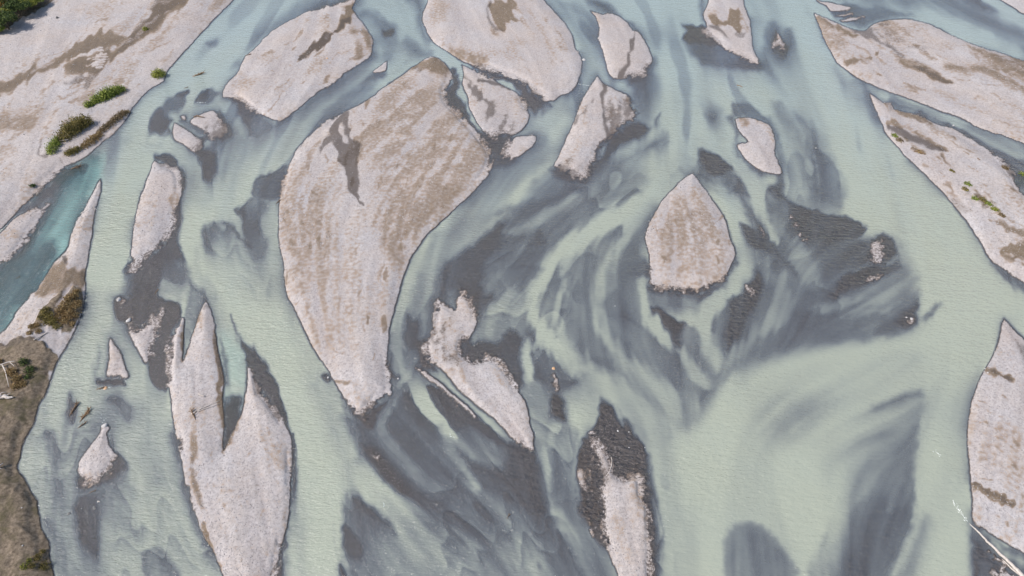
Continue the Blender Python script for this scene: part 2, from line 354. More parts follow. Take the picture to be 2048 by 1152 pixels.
Dp(.3, t(2,1,(1190,750),(1280,650),(1300,760),(1270,860),(1290,950),(1220,880)), 8)
Dl(.7, t(2,1,(1170,830),(1230,900),(1290,980)), [4,4,2], 7)
Dl(.85, t(2,1,(1330,60),(1380,260),(1410,380),(1405,500),(1330,580),(1210,690),(1150,800),(1170,960),(1180,1140)), [16,15,14,14,12,13,14,9,8], 6)
Dp(.12, t(2,1,(1370,180),(1440,210),(1560,270),(1560,370),(1460,350),(1390,260)), 6)
Dl(.2, t(2,1,(1370,-20),(1420,100),(1490,210)), [8,9,8], 8)
Dp(.4, t(2,1,(1100,1000),(1170,1000),(1210,1170),(1120,1170)), 12)
Dl(.22, t(2,2,(1300,-100),(1200,0),(1110,130)), [9,12,4], 13)
Dl(.26, t(2,1,(480,700),(540,800)), [3,3], 6)
Dl(.3, t(2,1,(110,860),(210,920),(260,1000)), [8,8,5], 9)
Dp(.12, t(2,1,(-60,850),(30,860),(60,960),(50,1170),(-60,1170)), 9)
Dp(.2, t(2,1,(130,930),(230,930),(290,1060),(390,1100),(420,1170),(80,1170),(100,1000)), 9)
Dp(.95, t(2,1,(110,860),(60,900),(60,1030),(75,1170),(120,1170),(120,1000)), 6)
# --- tile 3,1
Dp(.13, t(3,1,(140,85),(240,90),(300,100),(400,130),(500,160),(580,190),(608,215),(560,260),(480,290),(400,310),(300,330),(240,310),(190,240),(150,150)), 4)
Dp(.3, t(3,1,(240,300),(400,300),(480,300),(420,420),(350,520),(250,420)), 12)
Dp(.1, t(3,1,(620,285),(700,262),(745,290),(795,370),(785,440),(620,540),(460,600),(370,690),(400,580),(440,490),(560,400),(600,330)), 6)
Dp(.2, t(3,1,(430,480),(420,400),(480,310),(600,290),(600,350),(540,420)), 7)
Dl(.5, t(3,1,(430,500),(560,440),(700,440),(790,400)), [4,4,4,3], 6)
Dl(.12, t(3,1,(440,560),(600,540),(720,490),(790,450)), [6,6,5,3], 5)
Dp(.3, t(3,1,(905,600),(885,720),(900,795),(830,840),(560,880),(300,900),(100,930),(-60,990),(-60,800),(180,690),(400,730),(600,740),(800,670)), 12)
Dp(.1, t(3,1,(905,640),(890,740),(905,790),(820,815),(760,780),(840,720)), 7)
Dp(.45, t(3,1,(920,760),(1000,670),(1050,650),(1030,710),(960,790)), 7)
Dl(.15, t(3,1,(20,-10),(120,70),(170,190),(230,300)), [8,10,10,6], 7)
Dp(.2, t(3,1,(-40,230),(30,290),(90,380),(190,490),(150,510),(60,410),(-40,340)), 8)
Dp(.45, t(3,1,(1340,415),(1440,480),(1560,550),(1560,620),(1460,560),(1390,490)), 7)
Dp(.35, t(3,1,(1425,775),(1500,850),(1600,910),(1600,960),(1480,880)), 5)
Dp(.35, t(3,0,(380,1080),(420,1180),(450,1240),(400,1240),(340,1180)), 12)
# --- tile 0,2
Dp(.14, t(0,2,(400,130),(425,55),(460,150),(445,240),(380,180)), 7)
Dp(.35, t(0,2,(280,250),(350,330),(362,450),(330,540),(285,470)), 10)
Dp(.35, t(0,2,(300,575),(370,575),(385,700),(330,690)), 8)
Dp(.42, t(0,2,(255,805),(330,830),(430,990),(500,1170),(350,1170),(290,950)), 12)
Dp(.16, t(0,2,(450,690),(560,650),(640,610),(700,550),(770,480),(760,600),(680,720),(610,800),(600,1050),(540,1000),(465,940)), 9)
Dp(.45, t(0,2,(600,650),(760,560),(820,720),(860,960),(760,900),(640,800)), 16)
Dp(.25, t(0,2,(615,80),(700,62),(770,105),(810,180),(780,250),(720,190),(650,120)), 8)
Dp(.3, t(0,2,(835,1040),(900,990),(985,985),(1010,1050),(1100,1170),(890,1170)), 8)
Dp(.3, t(0,2,(1000,310),(1050,290),(1085,400),(1080,460),(1030,400)), 8)
Dl(.3, t(0,2,(1100,600),(1160,800),(1230,960),(1330,1120)), [4,7,9,6], 9)
Dp(.1, t(0,2,(650,280),(690,400),(750,470),(720,560),(640,600),(470,640),(450,560),(600,560),(680,480)), 7)
Dp(.08, t(0,2,(560,-30),(720,-30),(760,10),(640,20),(570,10)), 5)
Dl(.4, t(0,2,(460,300),(560,280),(600,250)), [6,8,4], 8)
# --- tile 1,2
Dp(.06, t(1,2,(520,60),(600,190),(680,170),(740,110),(810,80),(700,260),(630,250),(550,160)), 7)
Dp(.18, t(1,2,(800,100),(880,20),(960,110),(1100,260),(1000,380),(850,340),(760,300)), 10)
Dp(.12, t(1,2,(980,0),(1110,20),(1230,110),(1360,220),(1536,370),(1700,480),(1400,330),(1250,260),(1120,130)), 6)
Dp(.42, t(1,2,(1180,330),(1290,250),(1450,380),(1600,480),(1420,520),(1290,440)), 7)
Dp(.11, t(1,2,(1190,380),(1290,450),(1420,510),(1600,520),(1720,760),(1600,740),(1400,640),(1240,540)), 12)
Dp(.5, t(1,2,(800,760),(1000,820),(1300,900),(1600,960),(1800,1060),(1900,1320),(900,1320),(700,1180),(640,1060)), 45)
Dp(.9, t(1,2,(520,470),(640,480),(760,580),(900,680),(1050,800),(1150,900),(1000,900),(850,860),(700,760),(580,640),(520,600)), 12, ((760,950),(890,1060)))
Dl(.1, t(1,2,(580,690),(680,760),(780,850),(830,900)), [4,9,8,3], 8)
Dp(.05, t(1,2,(620,360),(700,400),(800,480),(900,600),(930,660),(860,650),(760,570),(680,470)), 8)
Dp(.1, t(1,2,(530,850),(580,880),(640,1000),(640,1060),(570,1050),(530,980)), 8)
Dl(.07, t(1,2,(500,1090),(530,1170)), [6,10], 6)
Dp(.95, t(1,2,(885,-30),(990,-30),(1030,60),(1080,130),(1150,230),(1205,325),(1140,290),(1010,170),(930,80)), 3)
Dl(.5, t(1,2,(880,10),(830,100),(770,200),(760,290)), [5,5,7,7], 6)
Dl(.5, t(1,2,(1100,240),(1130,330),(1200,450),(1320,620)), [4,5,7,7], 7)
Dl(.4, t(1,2,(780,330),(900,460),(1060,640)), [8,9,12], 10)
Dp(.09, t(1,2,(-30,-20),(60,-20),(130,-10),(170,120),(205,270),(160,220),(80,80)), 4)
Dl(.12, t(1,2,(210,300),(225,450),(215,620),(195,780),(165,950),(140,1150)), [4,6,6,6,9,10], 4)
# --- tile 2,2
Dp(.5, t(2,2,(85,-10),(210,-10),(240,150),(220,300),(185,400),(150,480),(160,300),(120,180)), 6)
Dp(.06, t(2,2,(225,60),(300,50),(340,160),(330,240),(280,230),(235,180)), 8)
Dp(.5, t(2,2,(200,440),(230,330),(330,250),(430,290),(390,400),(360,520),(400,700),(460,880),(560,1020),(600,1170),(460,1170),(330,860),(210,700)), 14)
Dp(.1, t(2,2,(-20,330),(100,390),(140,480),(170,620),(200,760),(120,740),(-20,600)), 14)
Dp(.95, t(2,2,(440,-20),(500,-10),(535,60),(520,150),(480,240),(430,320),(410,330),(420,230),(435,120)), 5)
Dp(.045, t(2,2,(538,68),(600,110),(665,180),(740,280),(800,370),(822,450),(830,560),(800,600),(600,560),(450,320),(490,240),(525,150)), 4)
Dp(.05, t(2,2,(450,310),(410,400),(385,510),(390,640),(420,770),(480,930),(560,1010),(640,1170),(640,1300),(860,1300),(872,1000),(868,700),(830,600),(700,500)), 5)
Dl(.3, t(2,2,(810,430),(835,600),(862,760),(870,1000),(870,1200)), [4,6,5,4,4], 6)
Dp(.5, t(2,2,(1320,850),(1400,838),(1480,855),(1540,890),(1620,1000),(1720,1170),(1290,1170),(1270,1010)), 9)
Dp(.38, t(2,2,(1400,900),(1540,900),(1650,1060),(1690,1170),(1480,1170)), 16)
# --- tile 3,2
Dp(.55, t(3,2,(905,30),(935,130),(905,200),(885,450),(870,650),(850,850),(825,940),(740,1100),(700,1170),(250,1170),(320,900),(420,700),(500,400),(600,140)), 9, ((1800,1010),(1640,920)))
Dp(.36, t(3,2,(890,260),(880,450),(865,700),(850,850),(820,945),(740,1100),(700,1170),(320,1170),(400,950),(560,700),(700,500)), 9, ((1790,1050),(1640,1000)))
Dp(.2, t(3,2,(600,740),(700,700),(690,900),(640,1170),(400,1170),(480,950)), 34)
Dl(.3, t(3,2,(900,50),(760,100),(640,150)), [7,7,4], 9)
Dp(.45, t(3,2,(710,680),(760,600),(860,560),(860,700),(740,760)), 7)
Dp(.6, t(3,2,(320,1000),(360,900),(330,1050),(330,1170),(270,1170)), 10)
Dp(.5, t(3,2,(930,780),(960,900),(900,1170),(760,1170),(840,960)), 20)
Dp(.5, t(3,2,(180,170),(260,180),(200,320),(90,430),(60,360)), 30, None, 3, .13)
Dp(.25, t(3,2,(1225,825),(1300,870),(1400,940),(1600,1050),(1700,1300),(1400,1300),(1300,1200),(1230,1000)), 8)
Dl(.6, t(3,2,(1300,900),(1400,980),(1560,1090)), [5,5,6], 6)
Dl(.1, t(3,2,(1215,930),(1270,1010),(1340,1060),(1400,1090)), [3,6,7,5], 6)
Dp(.12, t(3,2,(1225,1000),(1270,1040),(1280,1200),(1230,1200)), 7)
#DEPTH_END
# colour of the clear arm and of the silt carried by small pools
area(TEAL, 1.0, t(0,0,(440,970),(560,930),(600,940),(610,1060),(560,1150))+t(0,1,(560,0),(440,250),(385,370),(220,600),(80,770),(0,850),(-300,1000),(-300,600),(0,430),(150,320),(230,190),(310,60),(330,-60),(200,40)), 12, None, 2)
area(TEAL, .3, t(0,1,(1310,850),(1420,900),(1480,1000),(1490,1160),(1345,1160))+t(0,2,(1400,60),(1480,60),(1440,180),(1360,200)), 25, None, 2)

# the current drags silt downstream: smear the shoals along it
def carried(F, step, n):
    ixs = np.arange(NX, dtype=np.float32); iys = np.arange(NY, dtype=np.float32)
    px, py = X.copy(), Y.copy(); acc = F.copy(); wsum = 1.0
    for k in range(n):
        dx, dy = flow(px, py); px = px - dx * step; py = py - dy * step
        u = np.clip(np.interp(px, GX, ixs), 0, NX - 1.001); v = np.clip(np.interp(py, GY, iys), 0, NY - 1.001)
        w = 1 - k / n; acc += w * F[(v + .5).astype(np.int32), (u + .5).astype(np.int32)]; wsum += w
    return acc / wsum
LIC3 = streaks(75.0, 40.0, 6)
DEPTH = np.minimum(DEPTH, .45 * DEPTH + .55 * carried(DEPTH, 5.0, 14))
# threads of milky current that cut through the shoals
def Rb(v, pts, wid, f=9.0): line(DEPTH, v, pts, wid, f * 1.15, 3.2, .95)
Rb(.92, [(1370,150),(1378,220),(1385,290),(1355,350),(1290,405),(1205,450),(1130,500),(1085,560),(1066,620),(1092,672),(1150,722),(1230,785),(1310,850)], [36,30,20,24,24,22,18,14,13,15,20,26,36], 11)
Rb(.75, [(1280,440),(1230,500),(1200,560),(1190,620),(1215,680),(1280,750),(1370,820)], [8,9,10,10,12,18,26], 12)
Rb(.7, [(1135,560),(1115,620),(1130,680),(1170,720)], [5,8,8,6], 8)
Rb(.85, t(2,1,(780,540),(800,640),(830,760),(880,850),(1000,970),(1110,1090),(1170,1160)), [8,7,7,8,8,8,8], 6)
Rb(.85, t(2,0,(1090,820),(1160,870),(1300,930),(1400,1050),(1470,1140))+t(2,1,(1500,90),(1540,190),(1600,300)), [8,9,10,11,12,11,8,5], 6)
Rb(.55, t(3,1,(0,110),(80,230),(150,330),(240,430),(280,560)), [7,9,12,20,16], 10)
Rb(.55, t(3,1,(-30,420),(60,560),(100,680),(0,800),(-140,930),(-240,1060),(-330,1160)), [8,12,14,14,12,10,9], 10)
Rb(.5, t(3,1,(240,700),(420,690),(620,640),(780,570),(880,520)), [6,9,9,9,6], 9)
Rb(.48, t(3,1,(440,760),(640,720),(800,660)), [3,5,4], 7)
Rb(.8, t(2,0,(200,-10),(330,100),(430,220),(470,360),(400,560),(300,660),(180,740)), [16,16,17,18,14,18,22], 9)
Rb(.85, t(0,0,(1165,540),(1150,610),(1110,690),(1040,705)), [6,6,5,3], 4)
Rb(.92, t(0,0,(930,830),(1020,870),(1110,940),(1180,1040),(1220,1150)), [8,10,13,16,18], 5)
Rb(.9, t(0,0,(1320,600),(1380,660),(1430,750),(1470,830)), [10,11,8,3], 4)
Rb(.6, t(3,0,(60,640),(110,760),(110,900),(130,1160)), [4,8,10,12], 9)
Rb(.62, t(3,0,(180,760),(240,850),(260,1000),(250,1160)), [3,6,7,8], 6)
Rb(.9, t(1,1,(840,720),(850,860),(840,960),(850,1060)), [7,6,8,10], 5)
Rb(.6, t(1,1,(1290,890),(1350,800),(1450,700),(1560,620)), [4,10,12,12], 9)
Rb(.4, t(1,1,(1400,560),(1480,470),(1600,340)), [4,8,8], 9)
Rb(.5, t(2,1,(-20,250),(100,190),(260,110),(380,50)), [6,10,10,8], 10)
Rb(.92, t(0,1,(1260,600),(1320,740),(1380,880),(1425,1020),(1440,1150))+t(0,2,(1430,40),(1420,100)), [12,13,14,15,15,12,6], 5)
Rb(.12, t(0,2,(1415,110),(1390,200),(1360,310),(1343,390)), [13,12,8,3], 7)
Rb(.5, t(0,1,(1170,640),(1145,740),(1118,880),(1100,1000)), [12,10,7,2], 5)
Rb(.62, t(0,1,(1000,560),(1060,600),(1080,660)), [10,10,4], 7)
Rb(.75, t(0,1,(1180,330),(1190,480),(1260,600)), [10,14,14], 9)
DEPTH = DEPTH * (1 - (.28 - .09 * sstep(1330, 1450, X) * sstep(660, 760, Y)) * sstep(-.6, 1.6, LIC3 + fbm(wx / 22, wy / 22, 2) * 1.2) * sstep(.3, .8, DEPTH))
# silt settles in overlapping sheets: a crisp lip on one side, thinning away on the other
S4 = streaks(34.0, 14.0, 6); S5 = streaks(15.0, 8.0, 7)
phase = S4 * .42 + Y / 118 + fbm(X / 120, Y / 120, 2) * 1.1 + S5 * .07
saw = phase - np.floor(phase); saw = np.where(saw > .9, (1 - saw) / .1 * .9, saw)
phase2 = S5 * .40 + Y / 47 + S4 * .3 + fbm(X / 60 + 8, Y / 60, 2) * .9
saw2 = phase2 - np.floor(phase2); saw2 = np.where(saw2 > .9, (1 - saw2) / .1 * .9, saw2)
shoal = sstep(.85, .5, DEPTH) * sstep(.03, .16, DEPTH) * sstep(-.75, .5, fbm(X / 150 + 40, Y / 150, 2) * 1.8) * (1 - TEAL) * (1 - sstep(1300, 1420, X) * sstep(640, 720, Y)) * sstep(200, 380, Y)
DEPTH = DEPTH * (1 + shoal * (.58 * (saw - .42) + .20 * (saw2 - .45)))
DEPTH = DEPTH * np.exp((.09 * LIC2 + .035 * LIC1) * sstep(.9, .4, DEPTH))
DEPTH = np.clip(DEPTH + (LIC1 * .008 + LIC2 * .016) * sstep(1.05, .55, DEPTH) * sstep(.02, .2, DEPTH) * 1.6, .02, 1)

# ================================================================== dry land
BARS = []     # (outline, label, ragged?, rise in metres)
def bar(label, pts, rise=.45, kind='gravel_bar'): BARS.append((pts, label, rise, kind))
#LAND_BEGIN
bar('broad pale gravel flat with brown silt channels along the upper left bank',
 [(-700,-700),(700,-700),(560,-120)]+t(0,0,(1400,0),(1310,90),(1200,215),(1090,330),(1030,400),(990,455),(985,485),(930,515),(860,570),(800,640),(780,680),(740,745),(690,800),(620,850),(560,905),(480,960),(400,1000),(300,1085),(235,1150))+t(0,1,(150,80),(75,150),(0,225),(-300,330),(-1500,500)), .9, 'gravel_flat')
bar('pale tongue of gravel on the left edge beside the turquoise arm',
 t(0,1,(315,52),(270,120),(230,190),(180,260),(150,320),(90,390),(0,440),(-300,560),(-900,700),(-900,420),(-300,350),(0,245),(85,160),(170,120),(250,80)), .5)
bar('brown eroded bank with scrub along the lower left edge',
 t(0,0,(602,1078),(605,1150))+t(0,1,(600,0),(575,110),(550,270),(530,390),(515,480),(515,580),(505,650),(495,720),(465,800),(430,870),(400,930),(345,1020),(300,1140))+t(0,2,(270,60),(230,130),(200,240),(150,330),(120,440),(105,510),(150,570),(190,650),(225,700),(235,800),(250,880),(290,950),(300,1050),(325,1152),(360,1400),(400,2200),(-2400,2200),(-2400,-100))+t(0,1,(-400,1150),(0,845),(50,800),(80,760),(100,720),(190,605),(220,590),(260,530),(330,420),(380,370),(410,330),(430,250),(460,170),(500,110),(530,50),(555,0)), 1.1, 'river_bank')
bar('short gravel bar between the left channel and the curving arm beside it',
 t(0,0,(925,965),(890,1050),(855,1150))+t(0,1,(850,0),(825,90),(805,200),(790,310),(780,420),(775,480),(830,450),(900,380),(960,330),(1010,270),(1045,190),(1065,80),(1092,20))+t(0,0,(1088,1060),(1075,1020),(1030,990),(960,980)))
bar('small gravel triangle left of the dark wet channel',
 t(0,1,(775,840),(840,815),(900,775),(985,685),(970,760),(940,880),(910,970),(878,1028),(840,970),(800,900)), .25)
bar('long lower left gravel bar notched by a green pool',
 t(0,1,(1085,755),(1105,752),(1106,900),(1097,1015),(1130,940),(1160,830),(1190,740),(1235,650),(1270,720),(1290,800),(1305,920),(1330,1040),(1345,1150))+t(0,2,(1340,60),(1345,150),(1350,250),(1340,400),(1380,320),(1420,230),(1450,170),(1470,80),(1480,0))+t(0,1,(1482,1050),(1500,1065),(1536,1130))+t(1,2,(30,50),(80,95),(120,150),(160,215),(195,270),(215,330),(222,450),(215,600),(200,750),(180,880),(150,1000),(130,1110),(90,1300),(60,1500))+t(0,2,(1480,1500),(1400,1280),(1330,1130),(1270,1000),(1200,880),(1170,780),(1130,660),(1100,550),(1085,440),(1075,340),(1050,270),(1030,150),(1010,0))+t(0,1,(1005,1040),(1020,930),(1050,830)), .6)
bar('narrow gravel spike where the left channel splits',
 t(0,1,(660,878),(690,920),(720,960),(750,1040),(772,1105),(755,1118),(700,1108),(640,1105),(650,1010)), .2)
bar('small grey gravel islet in the lower left channel',
 t(0,2,(625,240),(660,265),(640,300),(660,370),(692,430),(690,490),(660,540),(610,570),(560,595),(500,595),(465,555),(478,470),(520,400),(565,340),(600,290),(606,255)), .3)
bar('tiny pale shoal above the dark islet in the left channel', t(0,1,(703,640),(728,630),(742,650),(722,668),(702,660)), .12)
bar('tiny pale shoal at the foot of the dark islet', t(0,1,(770,735),(785,755),(780,778),(768,770)), .12)
bar('small gravel islet with a dark lower edge, left of the pair',
 t(0,0,(1045,738),(1110,775),(1180,820),(1218,858),(1205,890),(1160,905),(1100,870),(1040,830)), .25)
bar('small gravel islet with driftwood beside the milky loop',
 t(0,0,(1140,735),(1200,690),(1275,665),(1310,690),(1345,740),(1368,790),(1340,815),(1270,832),(1230,790)), .25)
bar('sliver of gravel just upstream of the pair of islets', t(0,0,(1078,700),(1110,693),(1116,718),(1092,718)), .12)
bar('slanting oval gravel bar split by a comb edged brown gully',
 t(0,0,(1536,285),(1470,340),(1430,430),(1370,490),(1340,540),(1335,580),(1400,592),(1480,645))+t(1,0,(0,690),(40,695),(90,715),(140,728),(190,700),(270,640),(370,560),(480,490),(560,420),(660,360),(695,310),(705,240),(680,190),(640,130),(605,95),(580,50),(600,-5),(500,20),(400,45),(270,90),(170,140),(80,200)), .5)
bar('sliver of gravel pointing upstream in the channel below the slanting bar', t(1,0,(785,366),(788,400),(775,432),(700,436),(740,400)), .15)
bar('wide rounded gravel bar with a brown patch at the top centre',
 t(1,0,(1040,-300),(1030,-10),(1010,60),(1003,130),(1030,200),(1060,250),(1130,300),(1220,355),(1290,390),(1400,430),(1536,475))+t(2,0,(60,500),(120,540),(170,580),(245,607),(290,572),(340,560),(390,510),(415,440),(420,370),(400,310),(380,290),(365,220),(330,160),(280,100),(220,30),(150,-60),(60,-300)), .6)
bar('upright gravel bar split by a dark wet gully right of the rounded bar',
 t(2,0,(468,62),(540,85),(600,78),(650,100),(700,140),(725,180),(755,185),(800,250),(830,310),(847,370),(815,400),(800,455),(720,460),(650,470),(605,472),(580,440),(560,370),(540,300),(515,220),(520,170),(500,100)), .4)
bar('pointed gravel bar with a dark speckled right side',
 t(2,0,(515,458),(545,495),(600,530),(680,570),(710,620),(742,680),(730,720),(650,750),(570,840),(515,880),(508,940),(470,1020),(430,1085),(390,1070),(300,1010),(248,1000),(290,920),(340,800),(380,700),(415,610),(450,550),(490,500)), .45)
bar('gravel patch ringed by dark wet channels beside the largest island',
 t(1,0,(1232,385),(1310,425),(1400,470),(1536,540))+t(2,0,(50,570),(90,620),(105,680),(95,740),(50,790),(0,812))+t(1,0,(1480,800),(1430,832),(1370,800),(1330,740),(1295,680),(1275,620),(1270,580),(1235,500),(1245,440)), .35)
bar('small gravel wedge below the ringed patch',
 t(2,0,(0,830),(70,815),(142,813),(120,880),(60,930),(0,960))+t(1,0,(1480,955),(1475,910),(1500,865)), .3)
bar('largest leaf shaped gravel island in mid river with brown mottling',
 t(1,0,(930,410),(1000,360),(1050,335),(1110,352),(1155,405),(1180,460),(1155,520),(1140,570),(1195,640),(1250,700),(1310,770),(1360,835),(1405,890),(1420,940),(1405,1000),(1370,1070),(1310,1150))+t(1,1,(1230,70),(1150,140),(1060,220),(990,310),(930,400),(900,480),(870,560),(845,650),(820,750),(805,820),(800,900),(787,975),(802,1060),(808,1150))+t(1,2,(812,60),(750,85),(700,130),(640,190),(610,190),(580,160),(540,100),(500,30))+t(1,1,(455,1110),(430,1065),(390,1000),(340,930),(300,850),(240,720),(182,605),(165,450),(145,350),(135,250),(135,100),(145,0))+t(1,0,(170,1060),(210,970),(250,890),(320,810),(400,740),(490,690),(560,660),(620,630),(690,590),(760,530),(850,470)), .7)
bar('ragged pale gravel island right of the largest island',
 t(1,1,(1090,645),(1140,665),(1175,700),(1200,715),(1215,610),(1230,585),(1290,640),(1310,690),(1332,740),(1310,830),(1260,885),(1225,915),(1260,985),(1320,1015),(1380,990),(1450,1010),(1500,1060),(1540,1130))+t(2,2,(40,50),(80,100),(100,170),(115,250),(130,290),(125,380),(80,365),(0,330))+t(1,2,(1480,260),(1400,190),(1300,110),(1210,30))+t(1,1,(1140,1090),(1050,1010),(1008,960),(1020,900),(1055,840),(1070,730)), .3)
bar('thin pale strip of gravel in the dark shallows below the ragged island',
 t(1,1,(962,1055),(1000,1065),(1060,1110),(1120,1150))+t(1,2,(1180,60),(1260,125),(1330,200),(1290,185),(1200,105),(1100,20))+t(1,1,(1010,1110)), .12)
bar('pale gravel bar at the bottom right of centre in a dark wet rim',
 t(2,2,(465,280),(490,300),(530,360),(590,420),(602,470),(625,530),(680,565),(730,532),(780,570),(792,705),(830,695),(832,800),(837,1000),(842,1152),(850,1500),(660,1500),(630,1140),(590,1050),(555,950),(535,850),(530,720),(535,610),(548,560),(520,500),(490,420),(460,350)), .35)
bar('small pale shoal on the left rim of the bottom gravel bar', t(2,2,(388,500),(425,510),(455,560),(466,640),(430,640),(400,590)), .12)
bar('thin curved pale shoal below the small shoal', t(2,2,(413,700),(440,770),(470,850),(497,905),(482,915),(450,840),(420,750)), .1)
bar('almond shaped gravel island right of centre',
 t(2,0,(950,1150),(1020,1080),(1085,1038),(1120,1080),(1165,1140))+t(2,1,(1230,80),(1280,170),(1310,280),(1342,370),(1310,450),(1280,520),(1220,555),(1150,585),(1080,600),(1000,597),(900,572),(832,542),(825,400),(805,310),(800,250),(830,170),(890,70)), .5)
bar('gravel islet with torn left side right of the almond island',
 t(2,0,(1340,712),(1400,700),(1500,730),(1545,750))+t(3,0,(30,790),(45,850),(40,910),(62,980),(82,1040),(40,1050),(0,1040))+t(2,0,(1500,1030),(1440,990),(1400,950),(1350,870),(1420,850),(1365,790)), .3)
bar('gravel spit with brown wet patch at the top right of centre',
 t(2,0,(1190,-250),(1400,-250),(1390,-5),(1405,60),(1430,120),(1440,200),(1450,300),(1492,387),(1430,372),(1330,325),(1240,275),(1170,215),(1120,175),(1170,165),(1145,90),(1175,20)), .35)
bar('tiny pale shoal in the upper right milky channel', t(3,0,(50,182),(75,215),(104,265),(92,305),(62,268),(25,298),(22,265),(45,225)), .12)
bar('long brown streaked gravel bar on the upper right',
 t(3,0,(275,78),(300,92),(400,130),(490,165),(570,185),(640,142),(760,118),(860,118),(960,145),(1100,210),(1250,270),(1400,320),(1536,365),(2400,640),(3000,850),(3000,1450),(2400,1200),(1536,860),(1450,830),(1300,780),(1150,710),(1000,650),(830,585),(680,535),(560,480),(480,430),(420,380),(360,290),(320,190),(285,110)), .45)
bar('streaky pale shoal at the top edge above the brown streaked bar', t(3,0,(270,-40),(300,0),(390,15),(500,45),(440,62),(375,66),(350,35),(290,5)), .12)
bar('thin pale streak of gravel in the dark fan at the top', t(3,0,(400,92),(480,78),(500,84),(430,98)), .08)
bar('second thin pale streak of gravel in the dark fan at the top', t(3,0,(430,120),(560,98),(580,104),(470,130)), .08)
bar('gravel bar with sparse green plants at the right edge',
 t(3,0,(610,558),(650,585),(690,612),(740,612),(760,655),(900,690),(1020,745),(1100,765),(1200,820),(1300,880),(1400,950),(1430,985),(1470,1050),(1536,1170),(2400,1700))+t(3,1,(2400,1300),(1700,640),(1536,545),(1420,470),(1335,410),(1270,290),(1200,190),(1120,90),(1050,0))+t(3,0,(960,1070),(880,990),(800,910),(720,820),(685,750),(650,670),(622,600)), .55)
bar('gravel bank at the lower right edge of the photo',
 t(3,1,(1415,763),(1450,800),(1490,850),(1550,905),(1800,1100),(2600,1600))+t(3,2,(2600,1700),(1800,1150),(1536,1020),(1400,940),(1290,870),(1225,822),(1225,700),(1215,600),(1205,500),(1195,350),(1200,220),(1220,100),(1255,0))+t(3,1,(1290,1080),(1340,1000),(1380,910),(1400,820)), .6)
bar('pale sand shoal in the bottom right corner under the driftwood', t(3,2,(1340,1100),(1420,1108),(1480,1150),(1600,1250),(1400,1250),(1355,1160)), .15)
bar('thin tan shoal beside the long driftwood log', t(3,2,(1320,1000),(1380,1035),(1450,1085),(1500,1120),(1440,1100),(1360,1050)), .08)
bar('far brown bank at the top right corner', t(3,0,(1370,-15),(1460,38),(1536,85),(2000,250),(3000,500),(3000,-900),(1100,-900),(1200,-200)), .6)
bar('speckled pale shoal in the dark fan on the right', t(3,1,(625,300),(685,290),(695,360),(690,425),(640,420),(615,370)), .07)
bar('thin bright shoal streak below the speckled shoal', t(3,1,(590,528),(640,512),(690,498),(680,512),(610,535)), .07)
bar('thin speckled shoal on the upper left rim of the dark fan', t(3,1,(140,110),(165,160),(190,230),(235,285),(210,285),(170,220),(145,160)), .06)
bar('tiny bright shoal at the tip of the grey shallows', t(3,1,(845,768),(880,763),(878,772),(850,776)), .06)
bar('small pale shoal strip right of the almond island', t(2,1,(1480,190),(1500,215),(1530,255),(1515,262),(1488,225)), .1)
bar('small pale shoal below the bend right of the almond island', t(2,1,(1400,545),(1430,570),(1468,625),(1445,615),(1395,570)), .1)
bar('thin pale shoal at the lower left tip of the almond island', t(2,1,(850,560),(890,578),(905,590),(870,582)), .07)
bar('tiny shoal in the dark tongue below centre', t(2,1,(245,1090),(262,1120),(270,1150),(265,1200),(248,1140)), .08)
bar('small tan shoal in the dark shallows left of centre at the bottom', t(1,2,(690,395),(735,430),(740,450),(710,425)), .06)
#LAND_END

LAND = np.full_like(X, -60.0); OWNER = np.full(X.shape, -1, np.int32); RISE = np.full_like(X, .4)
for k, (pts, label, rise, kind) in enumerate(BARS):
    W, s = sdf(curve(pts), 60, False)
    up = s > LAND[W]
    rise = rise * 1.1; LAND[W] = np.where(up, s, LAND[W]); OWNER[W] = np.where(up & (s > -7), k, OWNER[W]); RISE[W] = np.where(up, rise, RISE[W])

# gentle, ragged shores where shallow water laps them
def blur(F, n):
    for _ in range(n):
        F = (F + np.roll(F, 1, 0) + np.roll(F, -1, 0) + np.roll(F, 1, 1) + np.roll(F, -1, 1)) / 5
    return F
# the bed shelves gently off the bars here and there
shelf = np.exp(np.minimum(LAND, 0) / (9 + 10 * sstep(-.6, .8, fbm(X / 170 + 3, Y / 120, 2) * 1.6))) * sstep(-.35, .45, fbm(X / 110, Y / 90 + 60, 2) * 1.6 + .15 * LIC2)
soft = sstep(.5, 1.7, LIC2 + .5 * S4) * sstep(460, 260, Y)
DEPTH = DEPTH * (1 - .58 * shelf) * (1 - .38 * soft * (1 - TEAL))
wat = (LAND < 0).astype(np.float32)
num = blur(DEPTH * wat, 40); den = blur(wat, 40)
near = np.where(den > .01, num / np.maximum(den, .01), 1)
RAG = np.maximum(RAG, (1 - sstep(.13, .42, near)) * sstep(.004, .12, den))
for pts, w in [(t(0,1,(775,480),(900,390),(1040,250)), 16), (t(2,0,(300,1040),(430,1080),(510,950),(570,850)), 18), (t(2,0,(600,700),(730,700),(700,620)), 22),
               (t(2,1,(840,560),(1080,600),(1290,520)), 10), (t(2,0,(650,440),(810,420)), 12), (t(1,2,(560,130),(640,190),(720,110)), 10),
               (t(0,2,(470,570),(600,590),(690,470)), 12), (t(0,0,(1170,880),(1200,840),(1280,810),(1350,790)), 12)]:
    line(RAG, 1.0, pts, [w, w], 10, 0)

line(RAG, 0.0, t(0,1,(1240,640),(1320,900),(1400,1150))+t(0,2,(1400,100),(1340,400)), [20,26,34,34,16], 8, 0)
line(RAG, 0.0, t(0,1,(1150,700),(1100,1010)), [18,8], 6, 0)
